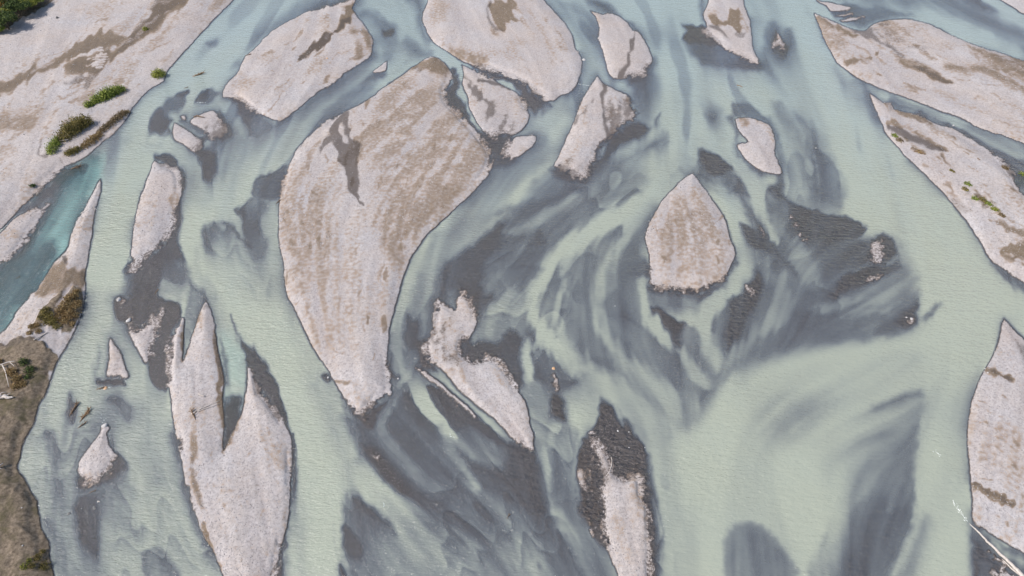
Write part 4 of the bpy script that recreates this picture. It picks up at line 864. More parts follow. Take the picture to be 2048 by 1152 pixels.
def ground_material():
    m, nt = mat('river_gravel'); g = NT(nt)
    out = g.n('ShaderNodeOutputMaterial'); b = g.n('ShaderNodeBsdfPrincipled'); g.l(b.outputs[0], out.inputs[0])
    geo = g.n('ShaderNodeNewGeometry'); P = geo.outputs['Position']
    sep = g.n('ShaderNodeSeparateXYZ'); g.l(P, sep.inputs[0]); z = sep.outputs[2]
    silt, damp, soil = g.attr('silt'), g.attr('damp'), g.attr('soil')
    n1 = g.noise(P, 3.0, 5, .85); nS = g.noise(P, 1.5, 6, .85); n2 = g.noise(P, .9, 4, .65); n3 = g.noise(P, .09, 3, .6); n4 = g.noise(P, 13.0, 2, .7)
    stone = g.mix(g.mp(n1, .36, .64), (.265, .250, .251), (.61, .582, .588))
    stone = g.mix(g.m('MULTIPLY', g.mp(n4, .55, .72), .4), stone, (.17, .155, .15))
    stone = g.mix(g.mp(n3, .3, .7), stone, g.mix(1.0, stone, (1.06, .98, .90), 'MULTIPLY'))
    stone = g.mix(g.mp(n2, .35, .75, 0, .22), stone, (.27, .22, .17))
    siltc = g.mix(g.mp(silt, .45, .95), g.mix(g.mp(n2, .3, .7), (.245, .168, .114), (.32, .230, .163)), g.mix(g.mp(n2, .3, .7), (.122, .086, .054), (.180, .132, .086)))
    siltc = g.mix(g.m('MULTIPLY', g.mp(n1, .5, .68), .5), siltc, (.42, .37, .33))
    stone = g.mix(1.0, stone, g.mix(g.attr('streak'), (.80, .79, .80), (1.10, 1.10, 1.09)), 'MULTIPLY')
    sf = g.mp(g.m('ADD', silt, g.m('MULTIPLY', g.m('SUBTRACT', nS, .5), g.mp(silt, .5, 1.0, 4.6, 1.4))), .12, .98, 0, .95, True)
    c = g.mix(sf, stone, siltc)
    n5 = g.noise(P, 2.2, 5, .7)
    soilc = g.mix(g.mp(n5, .36, .64), (.085, .064, .045), (.235, .185, .134))
    soilc = g.mix(g.mp(g.noise(P, .35, 4, .7), .5, .68), soilc, (.085, .072, .038))
    soilc = g.mix(g.mp(n4, .55, .75, 0, .5), soilc, (.30, .25, .20))
    c = g.mix(g.mp(g.m('ADD', soil, g.m('MULTIPLY', g.m('SUBTRACT', n2, .5), .8)), .3, .65, 0, 1, True), c, soilc)
    # wet stones: below and just above the water line, and where the ground is damp
    zz = g.m('ADD', z, g.m('MULTIPLY', g.m('SUBTRACT', n1, .5), g.mp(g.attr('rag'), 0, 1, .10, .62)))
    wet1 = g.mp(zz, .015, .07, 1, 0, True)
    wet2 = g.mp(g.m('ADD', damp, g.m('MULTIPLY', g.m('SUBTRACT', n1, .5), g.mp(damp, .5, 1.0, 3.2, 1.2))), .15, .92, 0, 1, True)
    wet = g.m('MAXIMUM', wet1, wet2)
    wetc = g.mix(.55, g.mix(1.0, c, (.32, .285, .265), 'MULTIPLY'), (.094, .078, .067))
    c = g.mix(g.m('MULTIPLY', wet, .94), c, wetc)
    g.l(c, b.inputs['Base Color'])
    g.l(g.mp(wet, 0, 1, .95, .6), b.inputs['Roughness']); b.inputs['Specular IOR Level'].default_value = .25
    bp = g.n('ShaderNodeBump'); g.l(g.mp(wet, 0, 1, .55, .10), bp.inputs['Strength']); bp.inputs['Distance'].default_value = .06
    g.l(g.m('ADD', n1, g.m('MULTIPLY', n4, .5)), bp.inputs['Height']); g.l(bp.outputs[0], b.inputs['Normal'])
    return m
def water_material():
    m, nt = mat('river_water'); g = NT(nt)
    out = g.n('ShaderNodeOutputMaterial')
    geo = g.n('ShaderNodeNewGeometry'); P = geo.outputs['Position']
    depth, teal = g.attr('depth'), g.attr('teal')
    n2 = g.noise(P, .12, 3, .6)
    # rock flour in the water hides the bed as the water gets deeper
    op = g.m('SUBTRACT', 1.0, g.m('POWER', 2.718, g.m('MULTIPLY', depth, -4.0)))
    milky = g.mix(g.mp(depth, .03, .95, 0, 1, True), (.145, .163, .188), (.335, .358, .288))
    milky = g.mix(g.attr('upstream'), milky, g.mix(g.mp(depth, .03, .75, 0, 1, True), (.138, .176, .242), (.305, .372, .372)))  # sky reflection and haze on the far water, put into its colour as blue
    milky = g.mix(g.mp(n2, .35, .7, 0, .35), milky, g.mix(1.0, milky, (.97, 1.0, 1.06), 'MULTIPLY'))
    milky = g.mix(teal, milky, g.mix(g.mp(depth, .25, .75), (.085, .140, .155), (.235, .385, .350)))
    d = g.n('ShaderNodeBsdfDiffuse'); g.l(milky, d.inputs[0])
    tr = g.n('ShaderNodeBsdfTransparent')
    g.l(g.mix(teal, (.93, .95, .97), (.80, .93, .93)), tr.inputs[0])
    body = g.n('ShaderNodeMixShader'); g.l(op, body.inputs[0]); g.l(tr.outputs[0], body.inputs[1]); g.l(d.outputs[0], body.inputs[2])
    # ripples run across the current
    mpg = g.n('ShaderNodeMapping'); mpg.inputs['Scale'].default_value = (.42, 1, 1); mpg.inputs['Rotation'].default_value = (0, 0, .12); g.l(P, mpg.inputs[0]); Pm = mpg.outputs[0]
    w1 = g.noise(Pm, 2.0, 3, .65); w2 = g.noise(Pm, 4.6, 2, .6); w3 = g.noise(Pm, .5, 2, .5)
    hgt = g.m('ADD', g.m('ADD', w1, g.m('MULTIPLY', w2, .45)), g.m('MULTIPLY', w3, .8))
    amp = g.mp(g.noise(P, .05, 2, .5), .3, .7, .5, 1.0)
    bp = g.n('ShaderNodeBump'); bp.inputs['Distance'].default_value = .48; g.l(amp, bp.inputs['Strength'])
    g.l(hgt, bp.inputs['Height'])
    bd = g.n('ShaderNodeBump'); bd.inputs['Distance'].default_value = .15; g.l(amp, bd.inputs['Strength']); g.l(hgt, bd.inputs['Height']); g.l(bd.outputs[0], d.inputs['Normal'])
    gl = g.n('ShaderNodeBsdfGlossy'); gl.inputs['Roughness'].default_value = .11; g.l(bp.outputs[0], gl.inputs['Normal'])
    fr = g.n('ShaderNodeFresnel'); fr.inputs[0].default_value = 1.33; g.l(bp.outputs[0], fr.inputs['Normal'])
    fin = g.n('ShaderNodeMixShader'); g.l(fr.outputs[0], fin.inputs[0]); g.l(body.outputs[0], fin.inputs[1]); g.l(gl.outputs[0], fin.inputs[2])
    g.l(fin.outputs[0], out.inputs[0]); return m
M_GROUND = ground_material(); M_WATER = water_material()

# ------------------------------------------------------------------ ground, bars, water
def link(name, me, material=None):
    o = bpy.data.objects.new(name, me); COL.objects.link(o)
    if material: me.materials.append(material)
    return o
attrs = dict(silt=SILT, damp=DAMP, soil=SOIL, rag=RAG, streak=np.clip(.5 + .11 * LIC1 + .13 * LIC2 + .06 * S5, 0, 1))
cell_owner = OWNER[:-1, :-1]
order = np.unique(cell_owner)
for k in order:
    q = cell_owner == k
    if not q.any(): continue
    nm = 'riverbed' if k < 0 else BARS[k][3]
    o = link(nm, grid_mesh(nm, q, PTS, attrs, NRM), M_GROUND); o['kind'] = 'structure'
    o['label'] = 'gravel bed under the shallow braided river' if k < 0 else BARS[k][1]
lowest = np.minimum(np.minimum(h[:-1, :-1], h[1:, :-1]), np.minimum(h[:-1, 1:], h[1:, 1:]))
FX, FY = flow(X, Y)
WP = np.stack([wx, wy, np.zeros_like(wx)], 2)
water = link('river_water', grid_mesh('river_water', lowest < .01, WP, dict(depth=WATER_DEPTH / 1.15, teal=TEAL, upstream=.9 * sstep(78, 190, wy + 6 * LIC2))), M_WATER)  # upstream grades the painted sky-reflection blue, stronger with distance
water['kind'] = 'structure'; water['label'] = 'milky green braided river water'
# plain beyond the surveyed ground
per = np.concatenate([PTS[0, :-1], PTS[:-1, -1], PTS[-1, :0:-1], PTS[:0:-1, 0]])[::6]
cen = np.array([0, 110, 0])
ring = []
for s_ in (1.0, 1.02, 3, 40):
    p = (per - cen) * [s_, s_, 1] + cen
    if s_ > 1: p[:, 2] = .25 if s_ > 2 else np.maximum(p[:, 2], .05)
    ring.append(p)
nP = len(per); vs = np.concatenate(ring); fs = []
for a in range(3):
    for i in range(nP):
        j = (i + 1) % nP; fs.append((a*nP + i, a*nP + j, (a+1)*nP + j, (a+1)*nP + i))
me = bpy.data.meshes.new('ground'); me.from_pydata(vs.tolist(), [], fs); me.update()
o = link('ground', me, M_GROUND); o['kind'] = 'structure'; o['label'] = 'gravel plain beyond the river'

def height_at(px, py):
    i = int(np.clip(np.searchsorted(GX, px), 0, NX - 1)); j = int(np.clip(np.searchsorted(GY, py), 0, NY - 1))
    return float(h[j, i])
def spot(px, py, sink=0.0):
    z = max(height_at(px, py), -.15)
    p = at(px, py, 0); p.z = z - sink; return p
#OBJECTS
# ================================================================== things
def leaf_material(name, dark, light, tip):
    m, nt = mat(name); g = NT(nt)
    out = g.n('ShaderNodeOutputMaterial'); b = g.n('ShaderNodeBsdfPrincipled')
    tone = g.attr('tone'); geo = g.n('ShaderNodeNewGeometry')
    c = g.mix(g.mp(tone, 0, .7), dark, light); c = g.mix(g.mp(tone, .72, 1.0), c, tip)
    c = g.mix(g.mp(g.noise(geo.outputs['Position'], .8, 2), .4, .65, 0, .45), c, g.mix(1.0, c, (.72, .78, .7), 'MULTIPLY'))
    g.l(c, b.inputs['Base Color']); b.inputs['Roughness'].default_value = .75; b.inputs['Specular IOR Level'].default_value = .2
    tl = g.n('ShaderNodeBsdfTranslucent'); g.l(c, tl.inputs[0])
    mx = g.n('ShaderNodeMixShader'); mx.inputs[0].default_value = .22; g.l(b.outputs[0], mx.inputs[1]); g.l(tl.outputs[0], mx.inputs[2])
    g.l(mx.outputs[0], out.inputs[0]); return m
def plain_material(name, a, b_, scale, rough=.85, bump=.4):
    m, nt = mat(name); g = NT(nt)
    out = g.n('ShaderNodeOutputMaterial'); b = g.n('ShaderNodeBsdfPrincipled'); g.l(b.outputs[0], out.inputs[0])
    geo = g.n('ShaderNodeNewGeometry'); n = g.noise(geo.outputs['Position'], scale, 4, .65)
    g.l(g.mix(g.mp(n, .32, .68), a, b_), b.inputs['Base Color']); b.inputs['Roughness'].default_value = rough
    bp = g.n('ShaderNodeBump'); bp.inputs['Strength'].default_value = bump; bp.inputs['Distance'].default_value = .04
    g.l(n, bp.inputs['Height']); g.l(bp.outputs[0], b.inputs['Normal']); return m
LEAF = dict(
    willow=leaf_material('willow_leaf', (.085, .125, .022), (.26, .31, .060), (.42, .44, .12)),
    olive=leaf_material('olive_leaf', (.10, .09, .028), (.27, .22, .075), (.42, .32, .14)),
    dark=leaf_material('dark_leaf', (.026, .045, .020), (.085, .120, .038), (.20, .24, .07)),
    yellow=leaf_material('yellow_green_leaf', (.12, .15, .025), (.36, .37, .08), (.52, .48, .14)),
    amber=leaf_material('amber_leaf', (.20, .12, .03), (.42, .26, .07), (.50, .34, .12)),
    tan=leaf_material('dry_tussock', (.17, .11, .05), (.40, .275, .13), (.55, .42, .24)),
    straw=leaf_material('dry_grass', (.13, .095, .050), (.28, .20, .115), (.36, .29, .18)))
BARK = plain_material('bark', (.07, .05, .035), (.16, .12, .085), 6)
BLEACHED = plain_material('bleached_wood', (.36, .31, .27), (.60, .54, .49), 5, .8)
BROWNWOOD = plain_material('wet_brown_wood', (.11, .070, .042), (.24, .155, .090), 5)
ORANGEWOOD = plain_material('orange_rotten_wood', (.13, .075, .035), (.28, .175, .09), 5)
ROCK_PALE = plain_material('pale_rock', (.34, .32, .31), (.56, .54, .52), 4)
ROCK_DARK = plain_material('dark_rock', (.10, .095, .09), (.22, .21, .20), 4)
ROCK_ORANGE = plain_material('orange_rock', (.40, .22, .10), (.66, .46, .30), 4)
FOAM = plain_material('foam', (.55, .60, .57), (.82, .85, .82), 7, .6)

def tag(o, label, cat, group=None):
    o['label'] = label; o['category'] = cat
    if group: o['group'] = group
    return o
def root(name, loc):
    o = bpy.data.objects.new(name, None); COL.objects.link(o); o.location = loc; o.empty_display_size = .3; return o
def part(name, vs, fs, material, parent, tone=None, smooth=False):
    me = bpy.data.meshes.new(name)
    base = np.array(parent.location) if parent is not None else np.zeros(3)
    me.from_pydata((np.array(vs) - base).tolist(), [], fs); me.update()
    if smooth: me.shade_smooth()
    if tone is not None:
        a = me.attributes.new('tone', 'FLOAT', 'POINT'); a.data.foreach_set('value', np.asarray(tone, np.float32))
    me.materials.append(material)
    o = bpy.data.objects.new(name, me); COL.objects.link(o)
    if parent is not None: o.parent = parent
    return o
def leaves(blobs, n, size, rng, upright=0.0, shell=.55):
    """leaf quads through the volume of some domes: blobs = (x, y, z, rx, ry, rz)"""
    vol = np.array([b[3] * b[4] * b[5] for b in blobs]) ** .75; vol /= vol.sum()
    pick = rng.choice(len(blobs), n, p=vol); B = np.array(blobs)[pick]
    d = rng.normal(size=(n, 3)); d /= np.linalg.norm(d, axis=1, keepdims=True); d[:, 2] = np.abs(d[:, 2]) * 1.0 - .12
    r = shell + (1 - shell) * rng.random(n) ** .6
    lump = 1 + .28 * np.sin(d[:, 0] * 7 + pick) * np.cos(d[:, 1] * 6 + pick * 2) + .12 * rng.normal(size=n)
    P = B[:, :3] + d * B[:, 3:6] * (r * lump)[:, None]
    nr = d + rng.normal(size=(n, 3)) * .7; nr /= np.linalg.norm(nr, axis=1, keepdims=True)
    a = np.cross(nr, rng.normal(size=(n, 3))); a[:, 2] += upright * 2; a /= np.linalg.norm(a, axis=1, keepdims=True)
    b = np.cross(nr, a); s = size * (.6 + .8 * rng.random(n))[:, None]
    q = np.stack([P - a * s, P + b * s * .45, P + a * s, P - b * s * .45], 1).reshape(-1, 3)
    f = np.arange(4 * n).reshape(n, 4).tolist()
    return q, f, np.repeat(rng.random(n), 4)
def tube(pts, rad, sides=6):
    vs, fs = [], []
    pts = [Vector(p) for p in pts]
    for i, p in enumerate(pts):
        t_ = (pts[min(i + 1, len(pts) - 1)] - pts[max(i - 1, 0)]).normalized()
        u = t_.cross(Vector((.31, .17, 1))).normalized(); v = t_.cross(u)
        for k in range(sides):
            a = 2 * math.pi * k / sides; r = rad[i] * (1 + .12 * math.sin(3 * a + i)); vs.append(tuple(p + (u * math.cos(a) + v * math.sin(a)) * r))
    for i in range(len(pts) - 1):
        for k in range(sides):
            k2 = (k + 1) % sides; fs.append((i*sides+k, i*sides+k2, (i+1)*sides+k2, (i+1)*sides+k))
    fs.append(tuple(range(sides))[::-1]); fs.append(tuple((len(pts)-1)*sides + k for k in range(sides)))
    return vs, fs
def join(lst):
    vs, fs = [], []
    for v, f in lst:
        o = len(vs); vs += list(v); fs += [tuple(i + o for i in q) for q in f]
    return vs, fs

def tree(px, py, hgt, rad, leaf, label, n=900):
    rng = np.random.default_rng(int(px * 31 + py * 7 + 900)); p = at(px, py, .6)
    o = root('willow_tree', p); tag(o, label, 'tree', 'trees on the far left bank')
    top = Vector((p.x + rng.normal() * .3, p.y + rng.normal() * .3, p.z + hgt))
    segs = [tube([p - Vector((0, 0, .3)), p.lerp(top, .35), p.lerp(top, .7), top * 1.0], [.2, .16, .1, .03])]
    blobs = [(top.x, top.y, p.z + hgt * .62, rad * .8, rad * .8, hgt * .36)]
    for k in range(6):
        a = k * 1.05 + rng.random(); rr = rad * (.45 + .3 * rng.random()); z = p.z + hgt * (.38 + .4 * rng.random())
        e = Vector((p.x + math.cos(a) * rr, p.y + math.sin(a) * rr, z)); blobs.append((e.x, e.y, e.z, rad * .48, rad * .48, hgt * .22))
        segs.append(tube([p.lerp(top, .25 + .06 * k), (p.lerp(top, .4) + e) / 2, e], [.09, .06, .02], 5))
    part('trunk', *join(segs), BARK, o, smooth=True)
    q, f, tn = leaves(blobs, n, .22, rng, shell=.5); part('crown', q, f, LEAF[leaf], o, tn)
    return o
def shrub(name, blobs, leaf, label, n, size=.16, upright=0.0, cat='shrub', group=None, stems=7):
    """blobs in photo pixels: (px, py, radius m, height m)"""
    rng = np.random.default_rng(abs(hash((round(blobs[0][0]), n))) % 9999 if False else int(blobs[0][0] * 13 + n))
    B = []
    for px, py, r, hh in blobs:
        p = spot(px, py); B.append((p.x, p.y, p.z + hh * .12, r, r, hh))
    c = np.array(B)[:, :3].mean(0); o = root(name, (c[0], c[1], min(b[2] for b in B))); tag(o, label, cat, group)
    q, f, tn = leaves(B, n, size, rng, upright, .35)
    q[:, 2] = np.maximum(q[:, 2], min(b[2] for b in B) - .25)
    part('foliage', q, f, LEAF[leaf], o, tn)
    st = []
    for k in range(stems):
        b = B[k % len(B)]; a = rng.random() * 6.28
        e = (b[0] + math.cos(a) * b[3] * .6, b[1] + math.sin(a) * b[3] * .6, b[2] + b[5] * .75)
        part('stem', *tube([(b[0], b[1], b[2] - .3), ((b[0]+e[0])/2, (b[1]+e[1])/2, b[2] + b[5] * .45), e], [.05, .035, .012], 4), BARK, o)
    return o
def log(name, pts, rad, material, label, cat='driftwood', zs=None, branches=(), bname='branch', group=None):
    """pts in photo pixels; zs heights of the axis above the ground or water"""
    W3 = []
    for i, (px, py) in enumerate(pts):
        p = spot(px, py); p.z = max(p.z, -.05) + (zs[i] if zs else rad[min(i, len(rad)-1)] * .6); W3.append(p)
    fine_p, fine_r = [], []
    for i in range(len(W3) - 1):
        for k in range(4):
            s = k / 4; q = W3[i].lerp(W3[i+1], s); q += Vector((random.uniform(-1, 1), random.uniform(-1, 1), random.uniform(-.4, .4))) * rad[i] * .35
            fine_p.append(q); fine_r.append(rad[i] + (rad[i+1] - rad[i]) * s)
    fine_p.append(W3[-1]); fine_r.append(rad[-1])
    o = root(name, W3[0]); tag(o, label, cat, group)
    part('trunk', *tube(fine_p, fine_r, 7), material, o, smooth=True)
    for bp_, br, bz in branches:
        B3 = []
        for i, (px, py) in enumerate(bp_):
            p = spot(px, py); p.z = max(p.z, -.05) + bz[i]; B3.append(p)
        part(bname, *tube(B3, [br * (1 - .75 * i / (len(B3) - 1)) for i in range(len(B3))], 5), material, o, smooth=True)
    return o
def rock(px, py, w, material, label, squash=.6, name='rock', cat='rock'):
    bm = bmesh.new(); bmesh.ops.create_icosphere(bm, subdivisions=2, radius=1)
    rr = random.Random(int(px * 7 + py))
    s = (w * rr.uniform(.8, 1.2), w * rr.uniform(.6, 1.0), w * squash)
    ax = [Vector((rr.uniform(-1, 1), rr.uniform(-1, 1), rr.uniform(-.4, 1))).normalized() for _ in range(7)]
    for v in bm.verts:
        for a in ax:
            d = v.co.dot(a); lim = .72
            if d > lim: v.co -= a * (d - lim) * .85
        v.co *= 1 + rr.uniform(-.05, .05); v.co = Vector((v.co.x * s[0], v.co.y * s[1], v.co.z * s[2]))
    me = bpy.data.meshes.new(name); bm.to_mesh(me); bm.free(); me.materials.append(material)
    o = bpy.data.objects.new(name, me); COL.objects.link(o); p = spot(px, py); p.z = max(p.z, -.06) + w * squash * .35
    o.location = p; o.rotation_euler = (0, 0, rr.uniform(0, 6)); return tag(o, label, cat)
def rootwad(px, py, L, ang, material, label, n=9, seed=1, spread=.8):
    n = int(n * 1.6)
    """uprooted stump: a short trunk with roots fanning from its end"""
    rr = random.Random(seed); p = spot(px, py); p.z = max(p.z, -.05) + .1
    d = Vector((math.cos(ang), math.sin(ang), .12)); o = root('driftwood_snag', p); tag(o, label, 'driftwood')
    a = p - d * L * .5; b = p + d * L * .5
    part('trunk', *tube([a, a.lerp(b, .4) + Vector((0, 0, .08)), b], [L * .02, L * .045, L * .07], 7), material, o, smooth=True)
    for k in range(n):
        s = rr.choice((a.lerp(b, rr.uniform(.2, 1)), b)); e = Vector((rr.uniform(-1, 1), rr.uniform(-1, 1), rr.uniform(-.1, .7))) * spread * L * .45
        e = e + d * L * .1
        part('root' if k % 3 else 'branch', *tube([s, s + e * .5 + Vector((0, 0, .06)), s + e], [L * .03, L * .02, L * .006], 5), material, o, smooth=True)
    return o
#OBJ_BEGIN
# trees at the far left bank
tree(20, 62, 5.2, 3.27, 'dark', 'dark green tree nearest the gravel at the upper left corner', 3300)
tree(17, 52, 4.6, 2.41, 'yellow', 'small yellow green tree in front of the dark trees, upper left corner', 1760)
tree(44, 36, 5.0, 3.41, 'dark', 'dark green tree second from the left along the far bank', 3300)
tree(56, 26, 4.8, 2.98, 'yellow', 'bright yellow green tree in the middle of the far bank row', 2860)
tree(72, 16, 4.6, 2.84, 'willow', 'mid green tree right of the bright yellow green one', 2860)
tree(86, -2, 4.4, 2.70, 'dark', 'dark tree at the right end of the far bank row, cut by the top edge', 2200)
tree(8, 32, 5.2, 2.27, 'amber', 'amber coloured tree behind the dark trees, upper left corner', 1540)
tree(-6, 58, 5.0, 2.84, 'olive', 'olive tree cut by the left edge, upper left corner', 1980)
tree(28, 24, 5.0, 3.12, 'dark', 'dark tree hidden between the amber and yellow green trees', 2640)
tree(2, 68, 2.2, 1.56, 'willow', 'low green sapling at the foot of the bank by the left edge', 1100)
tree(48, 6, 5.0, 3.12, 'willow', 'green tree at the back of the far bank row', 1980)
# shrubs on the left flat
shrub('willow_shrub', [(196, 210, 1.4, 1.5), (207, 206, 1.7, 1.9), (218, 201, 1.8, 2.2), (229, 196, 1.7, 2.0), (240, 191, 1.5, 1.7), (247, 188, 1.0, 1.3)], 'willow', 'long bright green shrub slanting across the left gravel flat', 3600, .17)
shrub('willow_shrub', [(180, 219, 1.0, 1.2), (187, 216, .8, .9)], 'willow', 'small green bush at the lower end of the long green shrub', 700, .15)
shrub('willow_shrub', [(318, 155, 1.5, 1.7), (324, 152, 1.2, 1.5), (311, 156, .9, .9)], 'yellow', 'round yellow green bush at the water edge above the long shrub', 1300, .16)
shrub('willow_shrub', [(128, 287, 1.4, 1.6), (140, 278, 2.0, 2.4), (150, 270, 2.1, 2.7), (161, 264, 2.0, 2.8), (172, 258, 1.8, 2.5), (180, 254, 1.3, 2.0)], 'olive', 'largest olive brown shrub on the left flat near the river', 5200, .18, .5)
shrub('willow_shrub', [(108, 310, 1.2, 1.5), (114, 299, 1.3, 1.6), (118, 291, 1.1, 1.3)], 'willow', 'small green shrub just below the largest olive shrub', 1500, .15)
shrub('dry_scrub', [(230, 246, .9, .8), (238, 240, 1.2, .9), (247, 232, 1.2, .9), (255, 227, .8, .6)], 'straw', 'dry straw coloured scrub at the upper end of the bank edge', 1700, .14, .6, 'scrub')
shrub('dry_scrub', [(205, 266, .9, .7), (214, 259, 1.1, .8), (223, 252, 1.0, .8)], 'straw', 'middle clump of dry scrub along the bank edge', 1300, .14, .6, 'scrub')
shrub('dry_scrub', [(172, 296, 1.0, .9), (182, 288, 1.2, 1.1), (192, 280, 1.2, 1.0), (200, 273, .9, .8)], 'tan', 'rusty brown dry scrub hanging over the turquoise water', 1700, .15, .6, 'scrub')
shrub('dry_scrub', [(140, 312, 1.0, .9), (149, 308, 1.1, 1.0), (158, 303, .9, .8)], 'olive', 'greenish scrub clump at the lower end of the bank edge', 1200, .15, .5, 'scrub')
shrub('grass_tuft', [(293, 66, .8, .8)], 'yellow', 'lone yellow tuft in the dark silt channel on the upper left', 260, .15, .6, 'grass')
shrub('dark_bush', [(66, 376, .6, .5), (70, 374, .5, .4)], 'dark', 'lone dark low bush on pale gravel above the turquoise arm', 300, .1, 0, 'bush')
# tussocks on the lower left bank
shrub('tussock_scrub', [(158, 590, .6, .7), (152, 600, .9, .8), (143, 607, .9, .8), (158, 612, .8, .7), (150, 622, 1.0, .8), (136, 620, 1.0, .8), (127, 630, 1.0, .8), (142, 636, 1.0, .8), (153, 634, .7, .6), (135, 648, .9, .7), (147, 650, .6, .6), (122, 644, .9, .7)], 'tan', 'wide patch of golden tan tussock on the lower left bank', 5200, .12, .5, 'scrub')
shrub('tussock_scrub', [(98, 634, .8, .6), (106, 642, .9, .7), (112, 652, .9, .7), (100, 652, .8, .6), (118, 660, .7, .5), (92, 646, .6, .5)], 'olive', 'olive green scrub on the left side of the tan tussock', 2200, .12, .4, 'scrub')
shrub('tussock_scrub', [(72, 664, .6, .5), (80, 662, .6, .4), (66, 676, .5, .4), (84, 672, .5, .4)], 'tan', 'small tan tuft at the lower left corner of the tussock patch', 1000, .11, .5, 'scrub')
shrub('dry_scrub', [(6, 735, .6, .7), (32, 755, .9, .8), (42, 768, .8, .8), (50, 778, .8, .7), (38, 782, .7, .6)], 'tan', 'brown dead scrub around the pale log on the left bank', 1900, .12, .4, 'scrub')
shrub('dark_bush', [(55, 735, .8, .9), (66, 748, .8, .8), (62, 762, .6, .6)], 'dark', 'dark bush behind the brown dead scrub on the left bank', 900, .11, 0, 'bush')
shrub('grass_tuft', [(80, 1120, .6, .4), (90, 1135, .7, .4), (72, 1140, .5, .4), (88, 1105, .4, .3)], 'olive', 'olive and yellow grass tuft on the bank at the bottom left corner', 1100, .09, .7, 'grass')
shrub('grass_tuft', [(58, 1142, .5, .3), (66, 1128, .4, .3)], 'yellow', 'yellowish grass beside the olive tuft, bottom left corner', 450, .08, .7, 'grass')
# plants on the right bars
for i, (px, py, r, lf, lab) in enumerate([
    (1787, 273, .7, 'willow', 'green tuft at the left tip of the right gravel bar'),
    (1796, 282, .8, 'straw', 'straw coloured tuft just below the green one on the right bar'),
    (1931, 372, .7, 'willow', 'green tuft highest in the plant line on the right bar'),
    (1926, 383, .7, 'olive', 'olive tuft second from the top of the plant line'),
    (1946, 402, .7, 'willow', 'green tuft in the middle of the plant line on the right bar'),
    (1960, 406, .8, 'olive', 'wide olive tuft in the middle of the plant line'),
    (1972, 413, .7, 'willow', 'green tuft right of the wide olive tuft'),
    (1984, 424, .7, 'yellow', 'yellowish tuft near the lower end of the plant line'),
    (1998, 436, .6, 'straw', 'straw tuft at the lower end of the plant line'),
    (2008, 336, .7, 'straw', 'straw tuft beside the dark inlet at the right edge'),
    (2044, 348, .8, 'willow', 'green tuft at the right edge beyond the dark inlet'),
    (1836, 307, .6, 'tan', 'brown dead tuft on the right bar above the bank'),
    (1900, 345, .4, 'olive', 'tiny olive tuft left of the plant line')]):
    shrub('plant_tuft', [(px, py, r, r * .55), (px + 5, py + 3, r * .7, r * .45)], lf, lab, 260, .12, .4, 'plant', 'plants on the right bars', 3)
# driftwood
log('driftwood_log', [(1938, 1046), (1950, 1058), (1967, 1076), (1975, 1086), (1990, 1100), (2010, 1121), (2032, 1142), (2058, 1168)], [.05, .08, .11, .13, .15, .18, .22, .26], BLEACHED, 'long bleached white log lying across the shallows, bottom right corner', zs=[.0, .10, .16, .2, .22, .25, .28, .3],
    branches=[([(2040, 1152), (2022, 1138), (2008, 1124), (2003, 1118)], .12, [.2, .16, .12, .06])])
log('driftwood_log', [(386, 833), (404, 822), (424, 812), (440, 803)], [.14, .10, .07, .04], BLEACHED, 'thin pale log with its roots on the lower left gravel bar', branches=[([(398, 828), (412, 822), (428, 816), (442, 808)], .06, [.12, .1, .08, .05]), ([(392, 830), (402, 820), (410, 816)], .05, [.2, .2, .15])])
rootwad(390, 836, 1.6, 2.2, BROWNWOOD, 'brown root end on the lower left gravel bar', 8, 3)
log('driftwood_stick', [(400, 793), (405, 795), (411, 797)], [.09, .09, .07], BLEACHED, 'short straight white stick above the thin pale log', zs=[.12, .14, .12])
log('driftwood_log', [(162, 427), (174, 423), (186, 418), (193, 412)], [.08, .08, .07, .05], BLEACHED, 'thin log across the gravel strip beside the turquoise arm', branches=[([(188, 417), (192, 419), (195, 422)], .05, [.1, .2, .25])])
log('driftwood_log', [(0, 748), (14, 743), (28, 738), (42, 735)], [.09, .10, .08, .04], BLEACHED, 'pale forked log on the brown left bank', zs=[.5, .55, .5, .45],
    branches=[([(16, 743), (22, 755), (25, 770), (27, 784)], .11, [.5, .5, .4, .3]), ([(30, 737), (38, 744), (40, 750)], .06, [.5, .4, .3]), ([(8, 745), (4, 740), (2, 734)], .06, [.5, .6, .7])])
log('driftwood_log', [(8, 806), (18, 804), (28, 806), (36, 806)], [.26, .3, .22, .08], BLEACHED, 'stubby weathered log on the left bank below the forked one', zs=[.25, .3, .25, .2], branches=[([(10, 804), (14, 798), (24, 796)], .12, [.3, .4, .4]), ([(20, 803), (28, 800), (32, 797)], .08, [.3, .4, .4])])
log('driftwood_log', [(0, 946), (8, 941), (14, 934)], [.1, .1, .05], BLEACHED, 'grey log at the left edge of the brown bank', zs=[.25, .3, .3], branches=[([(6, 942), (10, 946), (14, 945)], .05, [.3, .3, .3])])
log('driftwood_log', [(75, 690), (88, 680), (100, 672)], [.09, .08, .05], BLEACHED, 'brown grey log below the tussock patch', zs=[.1, .12, .1])
log('driftwood_log', [(122, 292), (132, 290), (142, 288)], [.16, .14, .06], BLEACHED, 'pale log between the olive shrub and the small green shrub', zs=[.3, .35, .4], branches=[([(124, 294), (134, 294), (140, 291)], .07, [.2, .25, .25])])
log('driftwood_log', [(388, 236), (395, 234), (402, 236), (410, 237)], [.12, .14, .12, .06], BROWNWOOD, 'dark log lying on the islet beside the milky loop', zs=[.2, .25, .2, .15])
log('driftwood_stick', [(1474, 170), (1480, 172), (1486, 175)], [.12, .10, .05], BROWNWOOD, 'lone dark stick poking from the milky channel on the upper right', zs=[.05, .1, .06])
